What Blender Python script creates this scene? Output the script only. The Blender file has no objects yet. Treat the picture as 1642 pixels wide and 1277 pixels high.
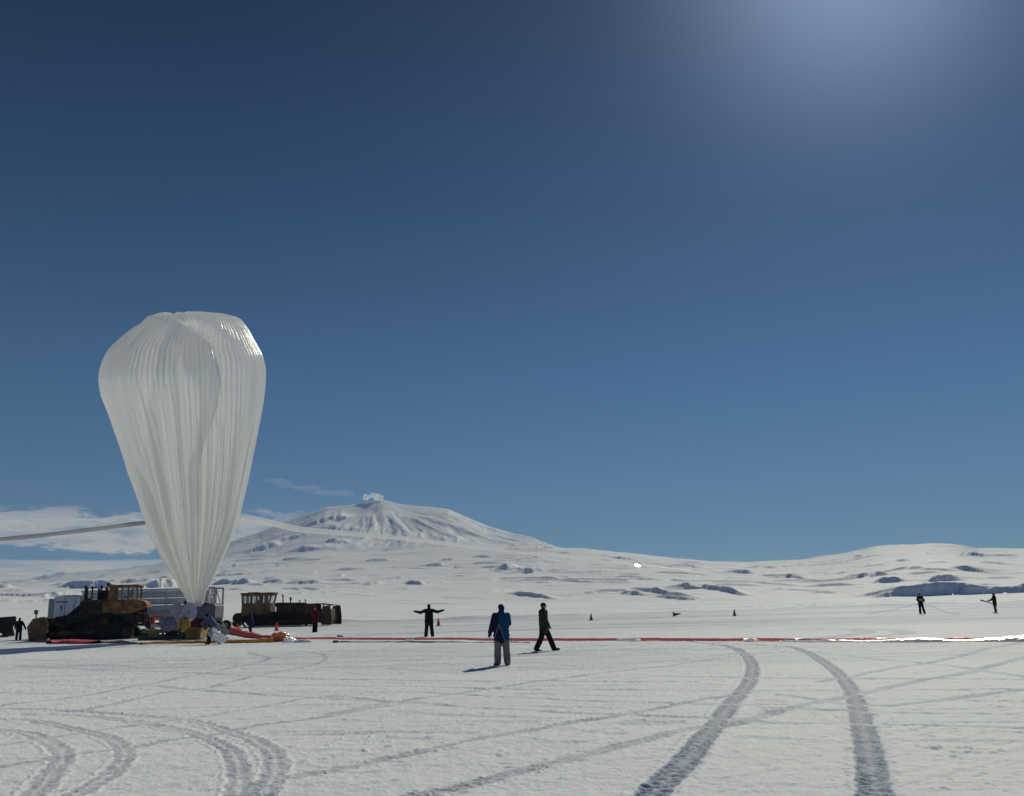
import bpy, bmesh, math, random
import numpy as np
from mathutils import Vector, Matrix
SC = bpy.context.scene
COL = SC.collection
R = math.radians
# ------------------------------------------------------------------ camera
F = 1512.0; W0, H0 = 1642.0, 1277.0; CAMH = 1.65
PITCH = R(12.5); ROLL = R(1.40)
fw = Vector((0, math.cos(PITCH), math.sin(PITCH)))
r0 = Vector((1, 0, 0)); u0 = r0.cross(fw)
rt = math.cos(ROLL)*r0 - math.sin(ROLL)*u0
up = math.cos(ROLL)*u0 + math.sin(ROLL)*r0
cd = bpy.data.cameras.new('camera'); cam = bpy.data.objects.new('camera', cd); COL.objects.link(cam)
cd.sensor_width = 36; cd.lens = 36*F/W0; cd.clip_start = 0.1; cd.clip_end = 60000
m = Matrix((rt, up, -fw)).transposed().to_4x4(); m.translation = (0, 0, CAMH)
cam.matrix_world = m; SC.camera = cam
def ray(px, py):
    return (fw + rt*((px-W0/2)/F) + up*(-(py-H0/2)/F)).normalized()
def zg(r): return .0042*max(0.0, min(r, 130)-28) # the field rises very gently away from here
def G(px, py, z=None):                      # pixel -> ground point
    d = ray(px, py); zz_ = 0.0 if z is None else z
    for k in range(14):
        t = (zz_-CAMH)/d.z
        if z is None: zz_ = zg(math.hypot(d.x, d.y)*t)
    return Vector((d.x*t, d.y*t, zz_))
def P(px, py, D):                          # pixel -> point at forward distance D
    d = ray(px, py); t = D/d.y
    return Vector((d.x*t, D, CAMH+d.z*t))
# ------------------------------------------------------------------ sun, sky, exposure
SUN = ray(1367, -106)
SEL = math.asin(SUN.z); SAZ = math.atan2(SUN.x, SUN.y)
ld = bpy.data.lights.new('sun', 'SUN'); ld.energy = 3.65; ld.angle = R(0.53); ld.color = (1.0, 0.965, 0.80)
lo = bpy.data.objects.new('sun', ld); COL.objects.link(lo)
lo.rotation_euler = (-SUN).to_track_quat('-Z', 'Y').to_euler(); lo.location = (0, 0, 60)
wd = bpy.data.worlds.new('World'); SC.world = wd; wd.use_nodes = True
nt = wd.node_tree; N = nt.nodes; L = nt.links; N.clear()
def nd(t, **k):
    n = N.new(t)
    for a, b in k.items(): setattr(n, a, b)
    return n
sky = nd('ShaderNodeTexSky', sky_type='NISHITA', sun_disc=False, sun_elevation=SEL, sun_rotation=SAZ,
         altitude=5000.0, air_density=0.85, dust_density=0.15, ozone_density=2.6)
bg = nd('ShaderNodeBackground'); bg.inputs['Strength'].default_value = 0.085
out = nd('ShaderNodeOutputWorld')
# low cloud bank far behind the hills, placed by compass direction and elevation
tc = nd('ShaderNodeTexCoord'); sp = nd('ShaderNodeSeparateXYZ'); L.new(tc.outputs['Generated'], sp.inputs[0])
def mth(op, a, b=None, c=None):
    n = nd('ShaderNodeMath', operation=op)
    for i, v in enumerate((a, b, c)):
        if v is None: continue
        if isinstance(v, (int, float)): n.inputs[i].default_value = v
        else: L.new(v, n.inputs[i])
    return n.outputs[0]
az = mth('ARCTAN2', sp.outputs['X'], sp.outputs['Y']); el = mth('ARCSINE', sp.outputs['Z'])
AZ = mth('MULTIPLY', az, 57.2958); EL = mth('MULTIPLY', el, 57.2958)
cv = nd('ShaderNodeCombineXYZ')
L.new(mth('MULTIPLY', AZ, 0.17), cv.inputs[0]); L.new(mth('MULTIPLY', EL, 0.75), cv.inputs[1])
cn = nd('ShaderNodeTexNoise'); cn.inputs['Scale'].default_value = 1.6; cn.inputs['Detail'].default_value = 9; cn.inputs['Roughness'].default_value = 0.68; cn.inputs['Distortion'].default_value = .6
L.new(cv.outputs[0], cn.inputs['Vector'])
def ss(x, a, b):
    n = nd('ShaderNodeMapRange', interpolation_type='SMOOTHSTEP'); L.new(x, n.inputs[0])
    n.inputs[1].default_value = a; n.inputs[2].default_value = b; return n.outputs[0]
nz = mth('MULTIPLY', mth('SUBTRACT', cn.outputs['Fac'], 0.5), 3.7)
ELn = mth('ADD', EL, nz)
upper = mth('MULTIPLY', ss(ELn, 3.55, 3.9), mth('SUBTRACT', 1.0, ss(ELn, 5.3, 5.9)))     # upper cloud layer
lower = mth('SUBTRACT', 1.0, ss(mth('ADD', EL, mth('MULTIPLY', nz, 0.15)), 2.95, 3.15))   # bank on the horizon
side = mth('SUBTRACT', 1.0, ss(mth('ADD', AZ, nz), -15.5, -11.5))
cm = mth('MULTIPLY', mth('MAXIMUM', upper, lower), side)
cm = mth('MULTIPLY', cm, ss(cn.outputs['Fac'], .18, .62)); cm = mth('MULTIPLY', cm, 0.95)
rp = nd('ShaderNodeValToRGB'); L.new(mth('DIVIDE', EL, 90.0), rp.inputs[0])     # sky tint: darker with height, plus unseen bright blue overhead added to blue the shadows
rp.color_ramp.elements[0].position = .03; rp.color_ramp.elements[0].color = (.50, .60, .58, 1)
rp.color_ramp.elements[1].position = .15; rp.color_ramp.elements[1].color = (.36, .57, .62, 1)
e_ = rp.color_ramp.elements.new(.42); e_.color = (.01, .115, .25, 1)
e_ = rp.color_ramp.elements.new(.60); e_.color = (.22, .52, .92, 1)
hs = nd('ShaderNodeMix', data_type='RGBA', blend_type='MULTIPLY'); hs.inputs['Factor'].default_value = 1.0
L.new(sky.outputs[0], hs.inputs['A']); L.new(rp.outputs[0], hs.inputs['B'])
bk = nd('ShaderNodeMix', data_type='RGBA', blend_type='MULTIPLY')                # blue boost away from the view, added to turn shadows blue
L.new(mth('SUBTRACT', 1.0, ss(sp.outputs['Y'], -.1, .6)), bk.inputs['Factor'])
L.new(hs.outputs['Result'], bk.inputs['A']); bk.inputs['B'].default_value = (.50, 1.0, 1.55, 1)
mx = nd('ShaderNodeMix', data_type='RGBA'); L.new(cm, mx.inputs['Factor'])
vd = nd('ShaderNodeVectorMath', operation='DOT_PRODUCT'); L.new(tc.outputs['Generated'], vd.inputs[0]); vd.inputs[1].default_value = SUN   # aureole round the sun
ao = nd('ShaderNodeMix', data_type='RGBA', blend_type='ADD'); dm = mth('MAXIMUM', vd.outputs['Value'], 0.0)
L.new(mth('ADD', mth('MULTIPLY', mth('POWER', dm, 14.0), .16), mth('MULTIPLY', mth('POWER', dm, 110.0), .9)), ao.inputs['Factor'])
L.new(bk.outputs['Result'], ao.inputs['A']); ao.inputs['B'].default_value = (3.0, 3.7, 5.2, 1)
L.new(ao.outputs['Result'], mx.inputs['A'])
mx.inputs['B'].default_value = (9.2, 8.6, 7.6, 1)
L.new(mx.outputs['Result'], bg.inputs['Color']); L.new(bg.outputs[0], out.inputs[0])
SC.view_settings.view_transform = 'Standard'; SC.view_settings.look = 'None'
SC.view_settings.exposure = -0.15; SC.view_settings.gamma = 1
SC.cycles.transparent_max_bounces = 24; SC.cycles.max_bounces = 10
SC.cycles.sample_clamp_indirect = 6
# ------------------------------------------------------------------ noise
def _h(ix, iy, s):
    n = (ix.astype(np.int64)*374761393 + iy.astype(np.int64)*668265263 + s*69069) & 0xffffffff
    n = ((n ^ (n >> 13))*1274126177) & 0xffffffff
    return ((n ^ (n >> 16)) & 0xffff)/32767.5 - 1.0
def vnoise(x, y, s=0):
    ix = np.floor(x); iy = np.floor(y); fx = x-ix; fy = y-iy
    fx = fx*fx*fx*(fx*(fx*6-15)+10); fy = fy*fy*fy*(fy*(fy*6-15)+10)
    a = _h(ix, iy, s); b = _h(ix+1, iy, s); c = _h(ix, iy+1, s); d = _h(ix+1, iy+1, s)
    return a+(b-a)*fx + (c-a+(a-b-c+d)*fx)*fy
def fbm(x, y, s=0, o=4, g=0.5):
    t = 0; a = 1.0; k = 0
    for i in range(o):
        c, sn = math.cos(i*1.3), math.sin(i*1.3)
        t = t + a*vnoise((x*c-y*sn)*2**i + i*17.3, (x*sn+y*c)*2**i - i*9.1, s+i); k += a; a *= g
    return t/k
def sst(x, a, b):
    t = np.clip((x-a)/(b-a), 0, 1); return t*t*(3-2*t)
# ------------------------------------------------------------------ materials
def mat(name, col=(.5, .5, .5), rough=.7, metal=0.0, spec=.4, var=0.0, vscale=3.0, bump=0.0, bscale=20.0, col2=None):
    m = bpy.data.materials.new(name); m.use_nodes = True
    n = m.node_tree.nodes; l = m.node_tree.links; b = n['Principled BSDF']
    b.inputs['Roughness'].default_value = rough; b.inputs['Metallic'].default_value = metal
    b.inputs['Specular IOR Level'].default_value = spec
    t = n.new('ShaderNodeTexCoord')
    z = n.new('ShaderNodeTexNoise'); z.inputs['Scale'].default_value = vscale; z.inputs['Detail'].default_value = 5
    l.new(t.outputs['Object'], z.inputs['Vector'])
    x = n.new('ShaderNodeMix'); x.data_type = 'RGBA'
    c2 = col2 or tuple(c*(1-var) for c in col)
    x.inputs['A'].default_value = (*c2, 1); x.inputs['B'].default_value = (*[min(1, c*(1+var*.5)) for c in col], 1)
    mr = n.new('ShaderNodeMapRange'); mr.inputs[1].default_value = .38; mr.inputs[2].default_value = .62
    l.new(z.outputs['Fac'], mr.inputs[0]); l.new(mr.outputs[0], x.inputs['Factor']); l.new(x.outputs['Result'], b.inputs['Base Color'])
    if bump:
        z2 = n.new('ShaderNodeTexNoise'); z2.inputs['Scale'].default_value = bscale; z2.inputs['Detail'].default_value = 4
        l.new(t.outputs['Object'], z2.inputs['Vector'])
        bp = n.new('ShaderNodeBump'); bp.inputs['Strength'].default_value = 1.0; bp.inputs['Distance'].default_value = bump
        l.new(z2.outputs['Fac'], bp.inputs['Height']); l.new(bp.outputs[0], b.inputs['Normal'])
    return m
def tag(o, label=None, cat=None, group=None, kind=None):
    if label: o['label'] = label
    if cat: o['category'] = cat
    if group: o['group'] = group
    if kind: o['kind'] = kind
    return o
def grid_mesh(name, X, Y, Z, wrap=False):
    nr, nc = X.shape
    v = np.stack([X, Y, Z], -1).reshape(-1, 3).astype(np.float32)
    i = np.arange(nr-1)[:, None]*nc + np.arange(nc if wrap else nc-1)[None, :]
    j = (np.arange(nr-1)[:, None]*nc + (np.arange(nc if wrap else nc-1)+1)[None, :] % nc)
    q = np.stack([i, j, j+nc, i+nc], -1).reshape(-1, 4)
    me = bpy.data.meshes.new(name)
    me.vertices.add(len(v)); me.vertices.foreach_set('co', v.ravel())
    me.loops.add(q.size); me.loops.foreach_set('vertex_index', q.ravel().astype(np.int32))
    me.polygons.add(len(q)); me.polygons.foreach_set('loop_start', (np.arange(len(q))*4).astype(np.int32))
    me.polygons.foreach_set('loop_total', np.full(len(q), 4, np.int32))
    me.polygons.foreach_set('use_smooth', np.ones(len(q), bool))
    me.update(calc_edges=True)
    o = bpy.data.objects.new(name, me); COL.objects.link(o); return o
# ------------------------------------------------------------------ snow ground with vehicle tracks
azs = np.concatenate([np.linspace(-180, -36, 60)[:-1], np.linspace(-36, 34, 1460), np.linspace(34, 180, 60)[1:-1]])
azr = np.radians(azs); A0 = 59; DAZ = np.radians(70/1459.)
ts = np.concatenate([1.65/np.geomspace(0.4, 7.9, 14)[:-1], np.linspace(1.65/7.9, 0.0085, 560), 1.65/np.geomspace(200, 26000, 26)[1:]])
T0 = 13; DT = (1.65/7.9-0.0085)/559.
rr = 1.65/ts
RR, AA = np.meshgrid(rr, azr, indexing='ij'); GX = RR*np.sin(AA); GY = RR*np.cos(AA)
dist = np.full(RR.shape, 9.0, np.float32); sgn = np.zeros(RR.shape, np.float32); along = np.zeros(RR.shape, np.float32)
TR = [ # (kind, width, pixels)
 ('b', .34, [(1100,1028),(1159,1035),(1186,1044),(1202,1059),(1206,1076),(1199,1096),(1182,1116),(1159,1145),(1133,1178),(1100,1221),(1057,1260),(1000,1315)]),
 ('b', .32, [(1150,1031),(1232,1035),(1272,1039),(1298,1048),(1324,1064),(1347,1083),(1366,1109),(1376,1139),(1385,1172),(1394,1211),(1400,1251),(1404,1277),(1412,1330)]),
 ('c', .26, [(-60,1167),(0,1171),(44,1177),(73,1188),(95,1204),(98,1219),(84,1237),(66,1259),(47,1276),(10,1310)]),
 ('c', .24, [(0,1155),(44,1157),(95,1164),(146,1175),(179,1186),(197,1204),(194,1223),(172,1245),(146,1259),(120,1274),(80,1305)]),
 ('c', .26, [(-60,1137),(0,1137),(110,1140),(201,1146),(292,1153),(347,1166),(398,1182),(427,1201),(440,1223),(435,1248),(420,1274),(395,1310)]),
 ('c', .24, [(55,1146),(146,1150),(219,1157),(285,1170),(329,1181),(358,1197),(376,1219),(382,1245),(380,1274),(376,1320)]),
 ('m', .30, [(600,1300),(659,1277),(732,1263),(804,1244),(863,1229),(929,1214),(995,1198),(1060,1180),(1113,1166),(1169,1162),(1232,1145),(1285,1132),(1347,1120),(1430,1102),(1496,1089),(1562,1077),(1605,1064),(1642,1055),(1700,1040)]),
 ('m', .24, [(400,1262),(457,1250),(511,1241),(600,1222),(666,1208),(732,1194),(797,1180),(863,1170),(929,1158),(995,1147),(1060,1135),(1130,1122),(1200,1112)]),
 ('t', .22, [(540,1141),(600,1130),(660,1122),(715,1114),(797,1102),(880,1091),(962,1079),(1060,1068),(1139,1058),(1250,1044)]),
 ('t', .18, [(540,1109),(600,1109),(682,1109),(764,1115),(863,1120),(962,1125),(1060,1128),(1139,1130),(1240,1131)]),
 ('t', .22, [(500,1118),(600,1124),(666,1127),(731,1132),(830,1137),(929,1142),(1027,1147),(1139,1151),(1232,1157),(1364,1160),(1496,1164),(1700,1169)]),
 ('t', .18, [(1240,1136),(1298,1138),(1430,1142),(1562,1145),(1700,1148)]),
 ('t', .16, [(1384,1121),(1500,1122),(1700,1124)]),
 ('t', .30, [(1060,1085),(1200,1087),(1331,1088),(1500,1090),(1700,1092)]),
 ('t', .26, [(1330,1090),(1370,1084),(1430,1071),(1480,1064),(1529,1054),(1595,1038),(1640,1030)]),
 ('t', .24, [(1250,1045),(1331,1048),(1397,1056),(1480,1063),(1545,1071),(1700,1096)]),
 ('t', .22, [(0,1230),(73,1219),(117,1210),(204,1199),(285,1184),(347,1175),(420,1160),(511,1149),(584,1137),(660,1126)]),
 ('t', .18, [(0,1195),(91,1181),(183,1166),(256,1157),(329,1148),(420,1133),(475,1122),(530,1115),(600,1121)]),
 ('t', .20, [(139,1138),(219,1120),(274,1108),(329,1104),(365,1095),(438,1078),(493,1069),(522,1056),(504,1047),(430,1044)]),
 ('t', .22, [(-40,1140),(0,1131),(110,1118),(183,1106),(237,1100),(347,1109),(457,1115),(540,1118)]),
 ('t', .22, [(0,1110),(150,1102),(237,1098),(290,1086),(390,1068),(430,1056),(400,1048)]),
 ('t', .20, [(840,1075),(960,1070),(1070,1060),(1200,1046),(1240,1042)]),
 ('t', .24, [(40,1068),(160,1075),(300,1078),(470,1088),(700,1092),(900,1093),(1100,1094)]),
 ('t', .22, [(350,1100),(600,1099),(800,1104),(1000,1106),(1300,1108),(1700,1106)]),
 ('t', .22, [(1270,1117),(1400,1132),(1560,1116),(1700,1100)]),
 ('f', 1.0, [(1330,1022),(1385,1015),(1375,1011),(1345,1010),(1250,1011)]),
 ('f', 1.0, [(1400,1022),(1450,1016),(1440,1012),(1405,1009),(1300,1008)]),
 ('f', 2.2, [(300,1006),(450,1008),(560,1005),(700,1004),(860,1000),(1000,994),(1300,984),(1642,972),(1800,967)]),
 ('f', 2.4, [(450,1010),(640,1007),(900,996),(1200,986),(1642,975)]),
 ('f', 1.6, [(560,1018),(800,1012),(1000,1006),(1250,999),(1642,990)]),
 ('f', 1.6, [(900,1004),(1100,1000),(1400,993),(1700,988)]),
]
rt_ = random.Random(21)
for k in range(26):                              # many older faint crossing tracks, left right and diagonal
    x0 = rt_.uniform(-100, 1000); y0_ = rt_.uniform(1040, 1190); x1 = x0+rt_.uniform(450, 1100); y1 = y0_+rt_.uniform(-.35, .25)*(y0_-985)
    ym = (y0_+y1)/2+rt_.uniform(-.10, .10)*(y0_-985); TR.append(('u', rt_.uniform(.14, .26), [(x0, y0_), (x0*.6+x1*.4, ym+2), (x0*.3+x1*.7, ym), (x1, y1)]))
kindv = np.zeros(RR.shape, np.int8); widv = np.full(RR.shape, .3, np.float32)
KID = {'b': 1, 'c': 2, 'm': 3, 't': 4, 'f': 5, 'u': 6}
for kd, w, pts in TR:
    g = [G(*p) for p in pts]; s = []
    for i in range(len(g)-1):        # catmull-rom
        a = g[max(i-1, 0)]; b = g[i]; c = g[i+1]; d = g[min(i+2, len(g)-1)]
        n = max(2, int((c-b).length/0.05))
        for k in range(n):
            t = k/n; s.append(0.5*((2*b)+(c-a)*t+(2*a-5*b+4*c-d)*t*t+(3*b-a-3*c+d)*t**3))
    s.append(g[-1]); cum = 0.0
    for i in range(len(s)-1):
        p, q = s[i], s[i+1]; dv = (q-p); ln = dv.length
        if ln < 1e-6: continue
        cum += ln; tx, ty = dv.x/ln, dv.y/ln
        r = math.hypot(p.x, p.y)
        if r < 7.95 or r > 190: continue
        a = math.atan2(p.x, p.y); hw = w*0.9+.06
        ia = (a-azr[A0])/DAZ; it = (ts[T0]-1.65/r)/DT
        da = hw/r/DAZ+1; dt = 1.65*hw/r/r/DT+1
        i0, i1 = max(A0, int(A0+ia-da)), min(A0+1460, int(A0+ia+da)+1); j0, j1 = max(T0, int(T0+it-dt)), min(T0+560, int(T0+it+dt)+2)
        if i0 >= i1 or j0 >= j1: continue
        X = GX[j0:j1, i0:i1]-p.x; Y = GY[j0:j1, i0:i1]-p.y
        D = np.hypot(X, Y); sub = dist[j0:j1, i0:i1]; mk = (D < sub) if kd != 'u' else ((D < sub) & ((kindv[j0:j1, i0:i1] == 0) | (kindv[j0:j1, i0:i1] == 6)))
        sub[mk] = D[mk]; sg = X*ty-Y*tx
        sgn[j0:j1, i0:i1][mk] = sg[mk]; along[j0:j1, i0:i1][mk] = (cum+X*tx+Y*ty)[mk]
        kindv[j0:j1, i0:i1][mk] = KID[kd]; widv[j0:j1, i0:i1][mk] = w
near = 1-sst(RR, 60, 160)
e1 = fbm(GX*9, GY*9, 71, 3)
dd = np.where(dist < 8, np.abs(sgn), 9.0) + e1*np.where(kindv == 1, .028, .04)
u = dd/(widv*.5)
msk = 1-sst(u, .8, 1.12)
strg = np.select([kindv == 1, kindv == 2, kindv == 3, kindv == 4, kindv == 5, kindv == 6], [1.0, .80, .78, .72, .6, .42], 0)
brk = .75+.5*fbm(GX*1.3, GY*1.3, 5, 3)
brk = np.where(kindv == 1, 1, np.clip(brk, .1, 1.1))
cent = np.where((kindv == 2), 1-.85*np.exp(-(u/.22)**2), np.where(kindv == 1, 1-.3*np.exp(-(u/.3)**2), 1))
TRK = (msk*strg*brk*cent)
lug = np.sin(2*math.pi*(along/.14 + np.abs(sgn)*2.4 + e1*.8))*np.clip(.6+fbm(GX*2.5, GY*2.5, 77, 2)*1.6, 0, 1.2)
lug2 = fbm(GX*14, GY*14, 33, 2)
zz = -.010*TRK*near*(1+.0*lug) + .013*TRK*near*np.clip(lug+lug2*1.2, -1, 1)
berm = np.exp(-((u-1.35)/.22)**2)*np.where(np.isin(kindv, (1, 2, 3)), .012, .0)*near
zz += berm*(.6+lug2)
# wind packed surface, old grooming ridges and clods
ca, sa = math.cos(R(38)), math.sin(R(38))
q1 = GX*ca+GY*sa; q2 = -GX*sa+GY*ca
fine = fbm(GX*7, GY*7, 11, 5, .65)*.014 + fbm(q1*.9, q2*6, 21, 3)*.014 + fbm(GX*.35, GY*.5, 3, 3)*.03
cl = fbm(GX*5.0, GY*5.0, 51, 3, .6); patchy = sst(fbm(GX*.35, GY*.25, 57, 3), -.15, .45)
clod = sst(cl, .34, .62)*patchy*.020
thin = fbm(GX*.25, GY*3.2, 91, 4, .55)
zz += (fine+clod*(1-TRK))*near*(1-sst(RR, 25, 90)*.5) + thin*.010*near
zz += (fbm(GX*.02, GY*.02, 7, 2)*.10)*sst(RR, 30, 60)*(1-sst(RR, 400, 900))*.6
# far berm along the edge of the groomed field
bl = [G(*p) for p in [(-200,1018),(300,1004),(640,998),(790,993),(930,988),(1100,983),(1290,977),(1460,970),(1642,965.5),(1900,957.5)]]
bd = np.full(RR.shape, 99.0); reg = (RR > 60) & (RR < 420)
bx, by = GX[reg], GY[reg]; bb = np.full(bx.shape, 99.0)
for i in range(len(bl)-1):
    p, q = bl[i], bl[i+1]; dx, dy = q.x-p.x, q.y-p.y; l2 = dx*dx+dy*dy
    t = np.clip(((bx-p.x)*dx+(by-p.y)*dy)/l2, 0, 1); bb = np.minimum(bb, np.hypot(bx-p.x-t*dx, by-p.y-t*dy))
bd[reg] = bb
bn = .7+.5*fbm(GX*.15, GY*.15, 44, 3)
zz += .42*np.exp(-(bd/2.2)**2)*bn*sst(RR, 60, 75)
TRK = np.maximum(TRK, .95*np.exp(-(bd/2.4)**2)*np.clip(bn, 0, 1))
zz += .0042*np.clip(np.minimum(RR, 130)-28, 0, None)*(1-sst(RR, 500, 1000))
ground = grid_mesh('ground', GX, GY, zz, wrap=True)
# close the small hole underfoot
bmg = bmesh.new(); bmg.from_mesh(ground.data); c0 = bmg.verts.new((0, 0, 0)); bmg.verts.ensure_lookup_table(); nn = len(azr)
for i in range(nn):
    f = bmg.faces.new((c0, bmg.verts[(i+1) % nn], bmg.verts[i])); f.smooth = True
bmesh.ops.recalc_face_normals(bmg, faces=bmg.faces[:]); bmg.to_mesh(ground.data); bmg.free()
if ground.data.polygons[5].normal.z < 0: ground.data.flip_normals()
at = ground.data.attributes.new('wear', 'FLOAT', 'POINT'); at.data.foreach_set('value', np.append(TRK.ravel(), 0).astype(np.float32))
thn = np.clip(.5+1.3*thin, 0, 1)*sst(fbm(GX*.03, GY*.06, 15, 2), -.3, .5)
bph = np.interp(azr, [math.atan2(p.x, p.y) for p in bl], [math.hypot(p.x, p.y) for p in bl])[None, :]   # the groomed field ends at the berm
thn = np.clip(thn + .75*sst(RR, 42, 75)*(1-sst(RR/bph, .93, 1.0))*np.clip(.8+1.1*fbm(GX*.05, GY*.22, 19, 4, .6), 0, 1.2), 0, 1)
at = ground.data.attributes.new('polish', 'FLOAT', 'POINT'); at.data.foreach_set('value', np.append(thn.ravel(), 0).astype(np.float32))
tag(ground, kind='structure')
def snow(name, c=(.79, .80, .765), attr=False, bscale=8.0, bdist=.02):
    m = bpy.data.materials.new(name); m.use_nodes = True; n = m.node_tree.nodes; l = m.node_tree.links; b = n['Principled BSDF']
    b.inputs['Roughness'].default_value = .62; b.inputs['Specular IOR Level'].default_value = .02
    t = n.new('ShaderNodeTexCoord'); col = None
    z = n.new('ShaderNodeTexNoise'); z.inputs['Scale'].default_value = bscale; z.inputs['Detail'].default_value = 6; z.inputs['Roughness'].default_value = .65
    l.new(t.outputs['Object'], z.inputs['Vector'])
    bp = n.new('ShaderNodeBump'); bp.inputs['Distance'].default_value = bdist; bp.inputs['Strength'].default_value = .8
    l.new(z.outputs['Fac'], bp.inputs['Height']); l.new(bp.outputs[0], b.inputs['Normal'])
    x = n.new('ShaderNodeMix'); x.data_type = 'RGBA'; x.inputs['A'].default_value = (*[k*.93 for k in c], 1); x.inputs['B'].default_value = (*c, 1)
    l.new(z.outputs['Fac'], x.inputs['Factor']); col = x.outputs['Result']
    if attr:
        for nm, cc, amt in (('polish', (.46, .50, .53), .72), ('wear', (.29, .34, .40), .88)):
            a = n.new('ShaderNodeAttribute'); a.attribute_name = nm
            mm = n.new('ShaderNodeMath'); mm.operation = 'MULTIPLY'; mm.inputs[1].default_value = amt; mm.use_clamp = True; l.new(a.outputs['Fac'], mm.inputs[0])
            y = n.new('ShaderNodeMix'); y.data_type = 'RGBA'; l.new(mm.outputs[0], y.inputs['Factor']); l.new(col, y.inputs['A']); y.inputs['B'].default_value = (*cc, 1)
            col = y.outputs['Result']
    l.new(col, b.inputs['Base Color'])
    return m
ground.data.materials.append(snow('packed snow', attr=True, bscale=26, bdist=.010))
# ------------------------------------------------------------------ snow hills and the volcano
def elev(tab):
    a, e = [], []
    for px, py in tab:
        d = ray(px, py); a.append(math.atan2(d.x, d.y)); e.append(d.z/math.hypot(d.x, d.y))
    o = np.argsort(a); return np.array(a)[o], np.array(e)[o]
def lookup(tab, A): a, e = elev(tab); return np.interp(A, a, e)
T_P = [(-400,975),(0,967),(100,967),(300,961),(600,966),(900,967),(1100,966),(1300,960),(1642,953),(2000,944)]
T_M = [(-400,958),(0,946),(100,944),(230,942),(400,930),(600,922),(800,918),(1000,914),(1200,921),(1300,922),(1400,908),(1500,900),(1642,905),(2000,890)]
SKY = [(-400,948),(0,934),(36,931),(64,930),(100,922),(164,916),(228,908),(300,893),(367,870.5),(417,854),(450,839),(497,818.6),(524,808),(548,806.5),(584,802),(605,797.5),(615,795.5),(641,803),(685,809),(718,813.5),(745,827),(785,847),(819,859),(852,867),(899,876),(943,878.6),(1004,887),(1065,895),(1142,900.5),(1199,902.5),(1218,901),(1294,896),(1355,888.7),(1401,878),(1446,873.5),(1492,869.5),(1532,872),(1568,879.6),(1642,878.7),(1800,872),(2000,878)]
T_A = [(-400,950),(0,938),(100,932),(228,920),(300,905),(366,900),(450,892),(500,886),(600,884),(700,876),(800,874),(860,872),(899,876),(943,878.6),(1004,887),(1065,895),(1142,900.5),(1199,902.5),(1218,901),(1294,896),(1355,888.7),(1401,878),(1446,873.5),(1492,869.5),(1532,872),(1568,879.6),(1642,878.7),(1800,872),(2000,878)]
T_S = [(px, py if px < 860 else py+10) for px, py in SKY]
ta = np.radians(np.linspace(-40, 38, 1300))
tr = np.concatenate([np.geomspace(1100, 7500, 760), np.geomspace(7500, 15000, 210)[1:]])
KR = [1100, 1500, 2200, 4600, 8100, 11000, 12500, 15000]
eP, eM, eA, eS = lookup(T_P, ta), lookup(T_M, ta), lookup(T_A, ta), lookup(T_S, ta)
def sm1(v, k):
    w = np.exp(-np.linspace(-2, 2, 2*k+1)**2); w /= w.sum(); return np.convolve(np.pad(v, k, mode='edge'), w, 'valid')
eP = sm1(eP, 40); eM = sm1(eM, 40); eA = np.where(ta < ray(860, 870).x*1.0, sm1(eA, 25), sm1(eA, 5)); eS = np.where(np.abs(ta-ray(612, 796).x) < .03, sm1(eS, 9), sm1(eS, 4))
kn = np.stack([0*eP-.0018, eP*.0-.0010, eP, eM, eA, eS, eS*.8, eS*.3])      # tan elevation at the knots
lr = np.log(tr); lk = np.log(KR)
E = np.empty((len(tr), len(ta)))
for j in range(len(ta)): E[:, j] = np.interp(lr, lk, kn[:, j])
def smooth(a, k, ax):
    w = np.exp(-np.linspace(-2, 2, 2*k+1)**2); w /= w.sum()
    p = np.concatenate([np.repeat(np.take(a, [0], ax), k, ax), a, np.repeat(np.take(a, [-1], ax), k, ax)], ax)
    return np.apply_along_axis(lambda v: np.convolve(v, w, 'valid'), ax, p)
Ef = smooth(E, 9, 0); E = Ef
TX = tr[:, None]*np.sin(ta)[None]; TY = tr[:, None]*np.cos(ta)[None]
TZ = CAMH + tr[:, None]*E
RRt = np.broadcast_to(tr[:, None], TZ.shape)
# relief: apron undulation, then ribs running down from the summit
pk = ray(610, 796); pa = math.atan2(pk.x, pk.y); PX, PY = 11000*math.sin(pa), 11000*math.cos(pa)
dxp, dyp = TX-PX, TY-PY; pr = np.hypot(dxp, dyp); pang = np.arctan2(dxp, -dyp)
nearsky = 1-np.exp(-((RRt-7500)/600.)**2)
ap = sst(RRt, 1500, 2600)*(1-sst(RRt, 6500, 8500))
TZ += ap*(fbm(TX/420, TY/300, 201, 5, .52)*10 + fbm(TX/110, TY/60, 211, 3)*1.6)*np.where(ta[None] > R(3), .75, 1)
vol = sst(RRt, 7600, 8800)*(1-sst(RRt, 11600, 13500))
wob = fbm(TX/1500, TY/1500, 231, 2)*.10
ph = TY/420 + .12*TX/420 + fbm(TX/700, TY/500, 261, 3, .5)*2.2
pf = ph-np.floor(ph); ris = .028
saw = np.where(pf < ris, pf/ris, 1-(pf-ris)/(1-ris))
TZ += ap*saw*sst(fbm(TX/520+9, TY/380, 271, 4, .6), .02, .42)*(4+RRt/700)
ph = TY/170 - .1*TX/170 + fbm(TX/260, TY/200, 281, 3, .5)*1.6
pf = ph-np.floor(ph); ris = .03
saw = np.where(pf < ris, pf/ris, 1-(pf-ris)/(1-ris))
TZ += ap*saw*sst(fbm(TX/330+9, TY/260, 291, 4, .6), .05, .45)*(1.5+RRt/1700)
rib = 1-np.abs(fbm((pang+wob)*5+pr/5200, pr/1900, 241, 5, .6))*2
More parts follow.
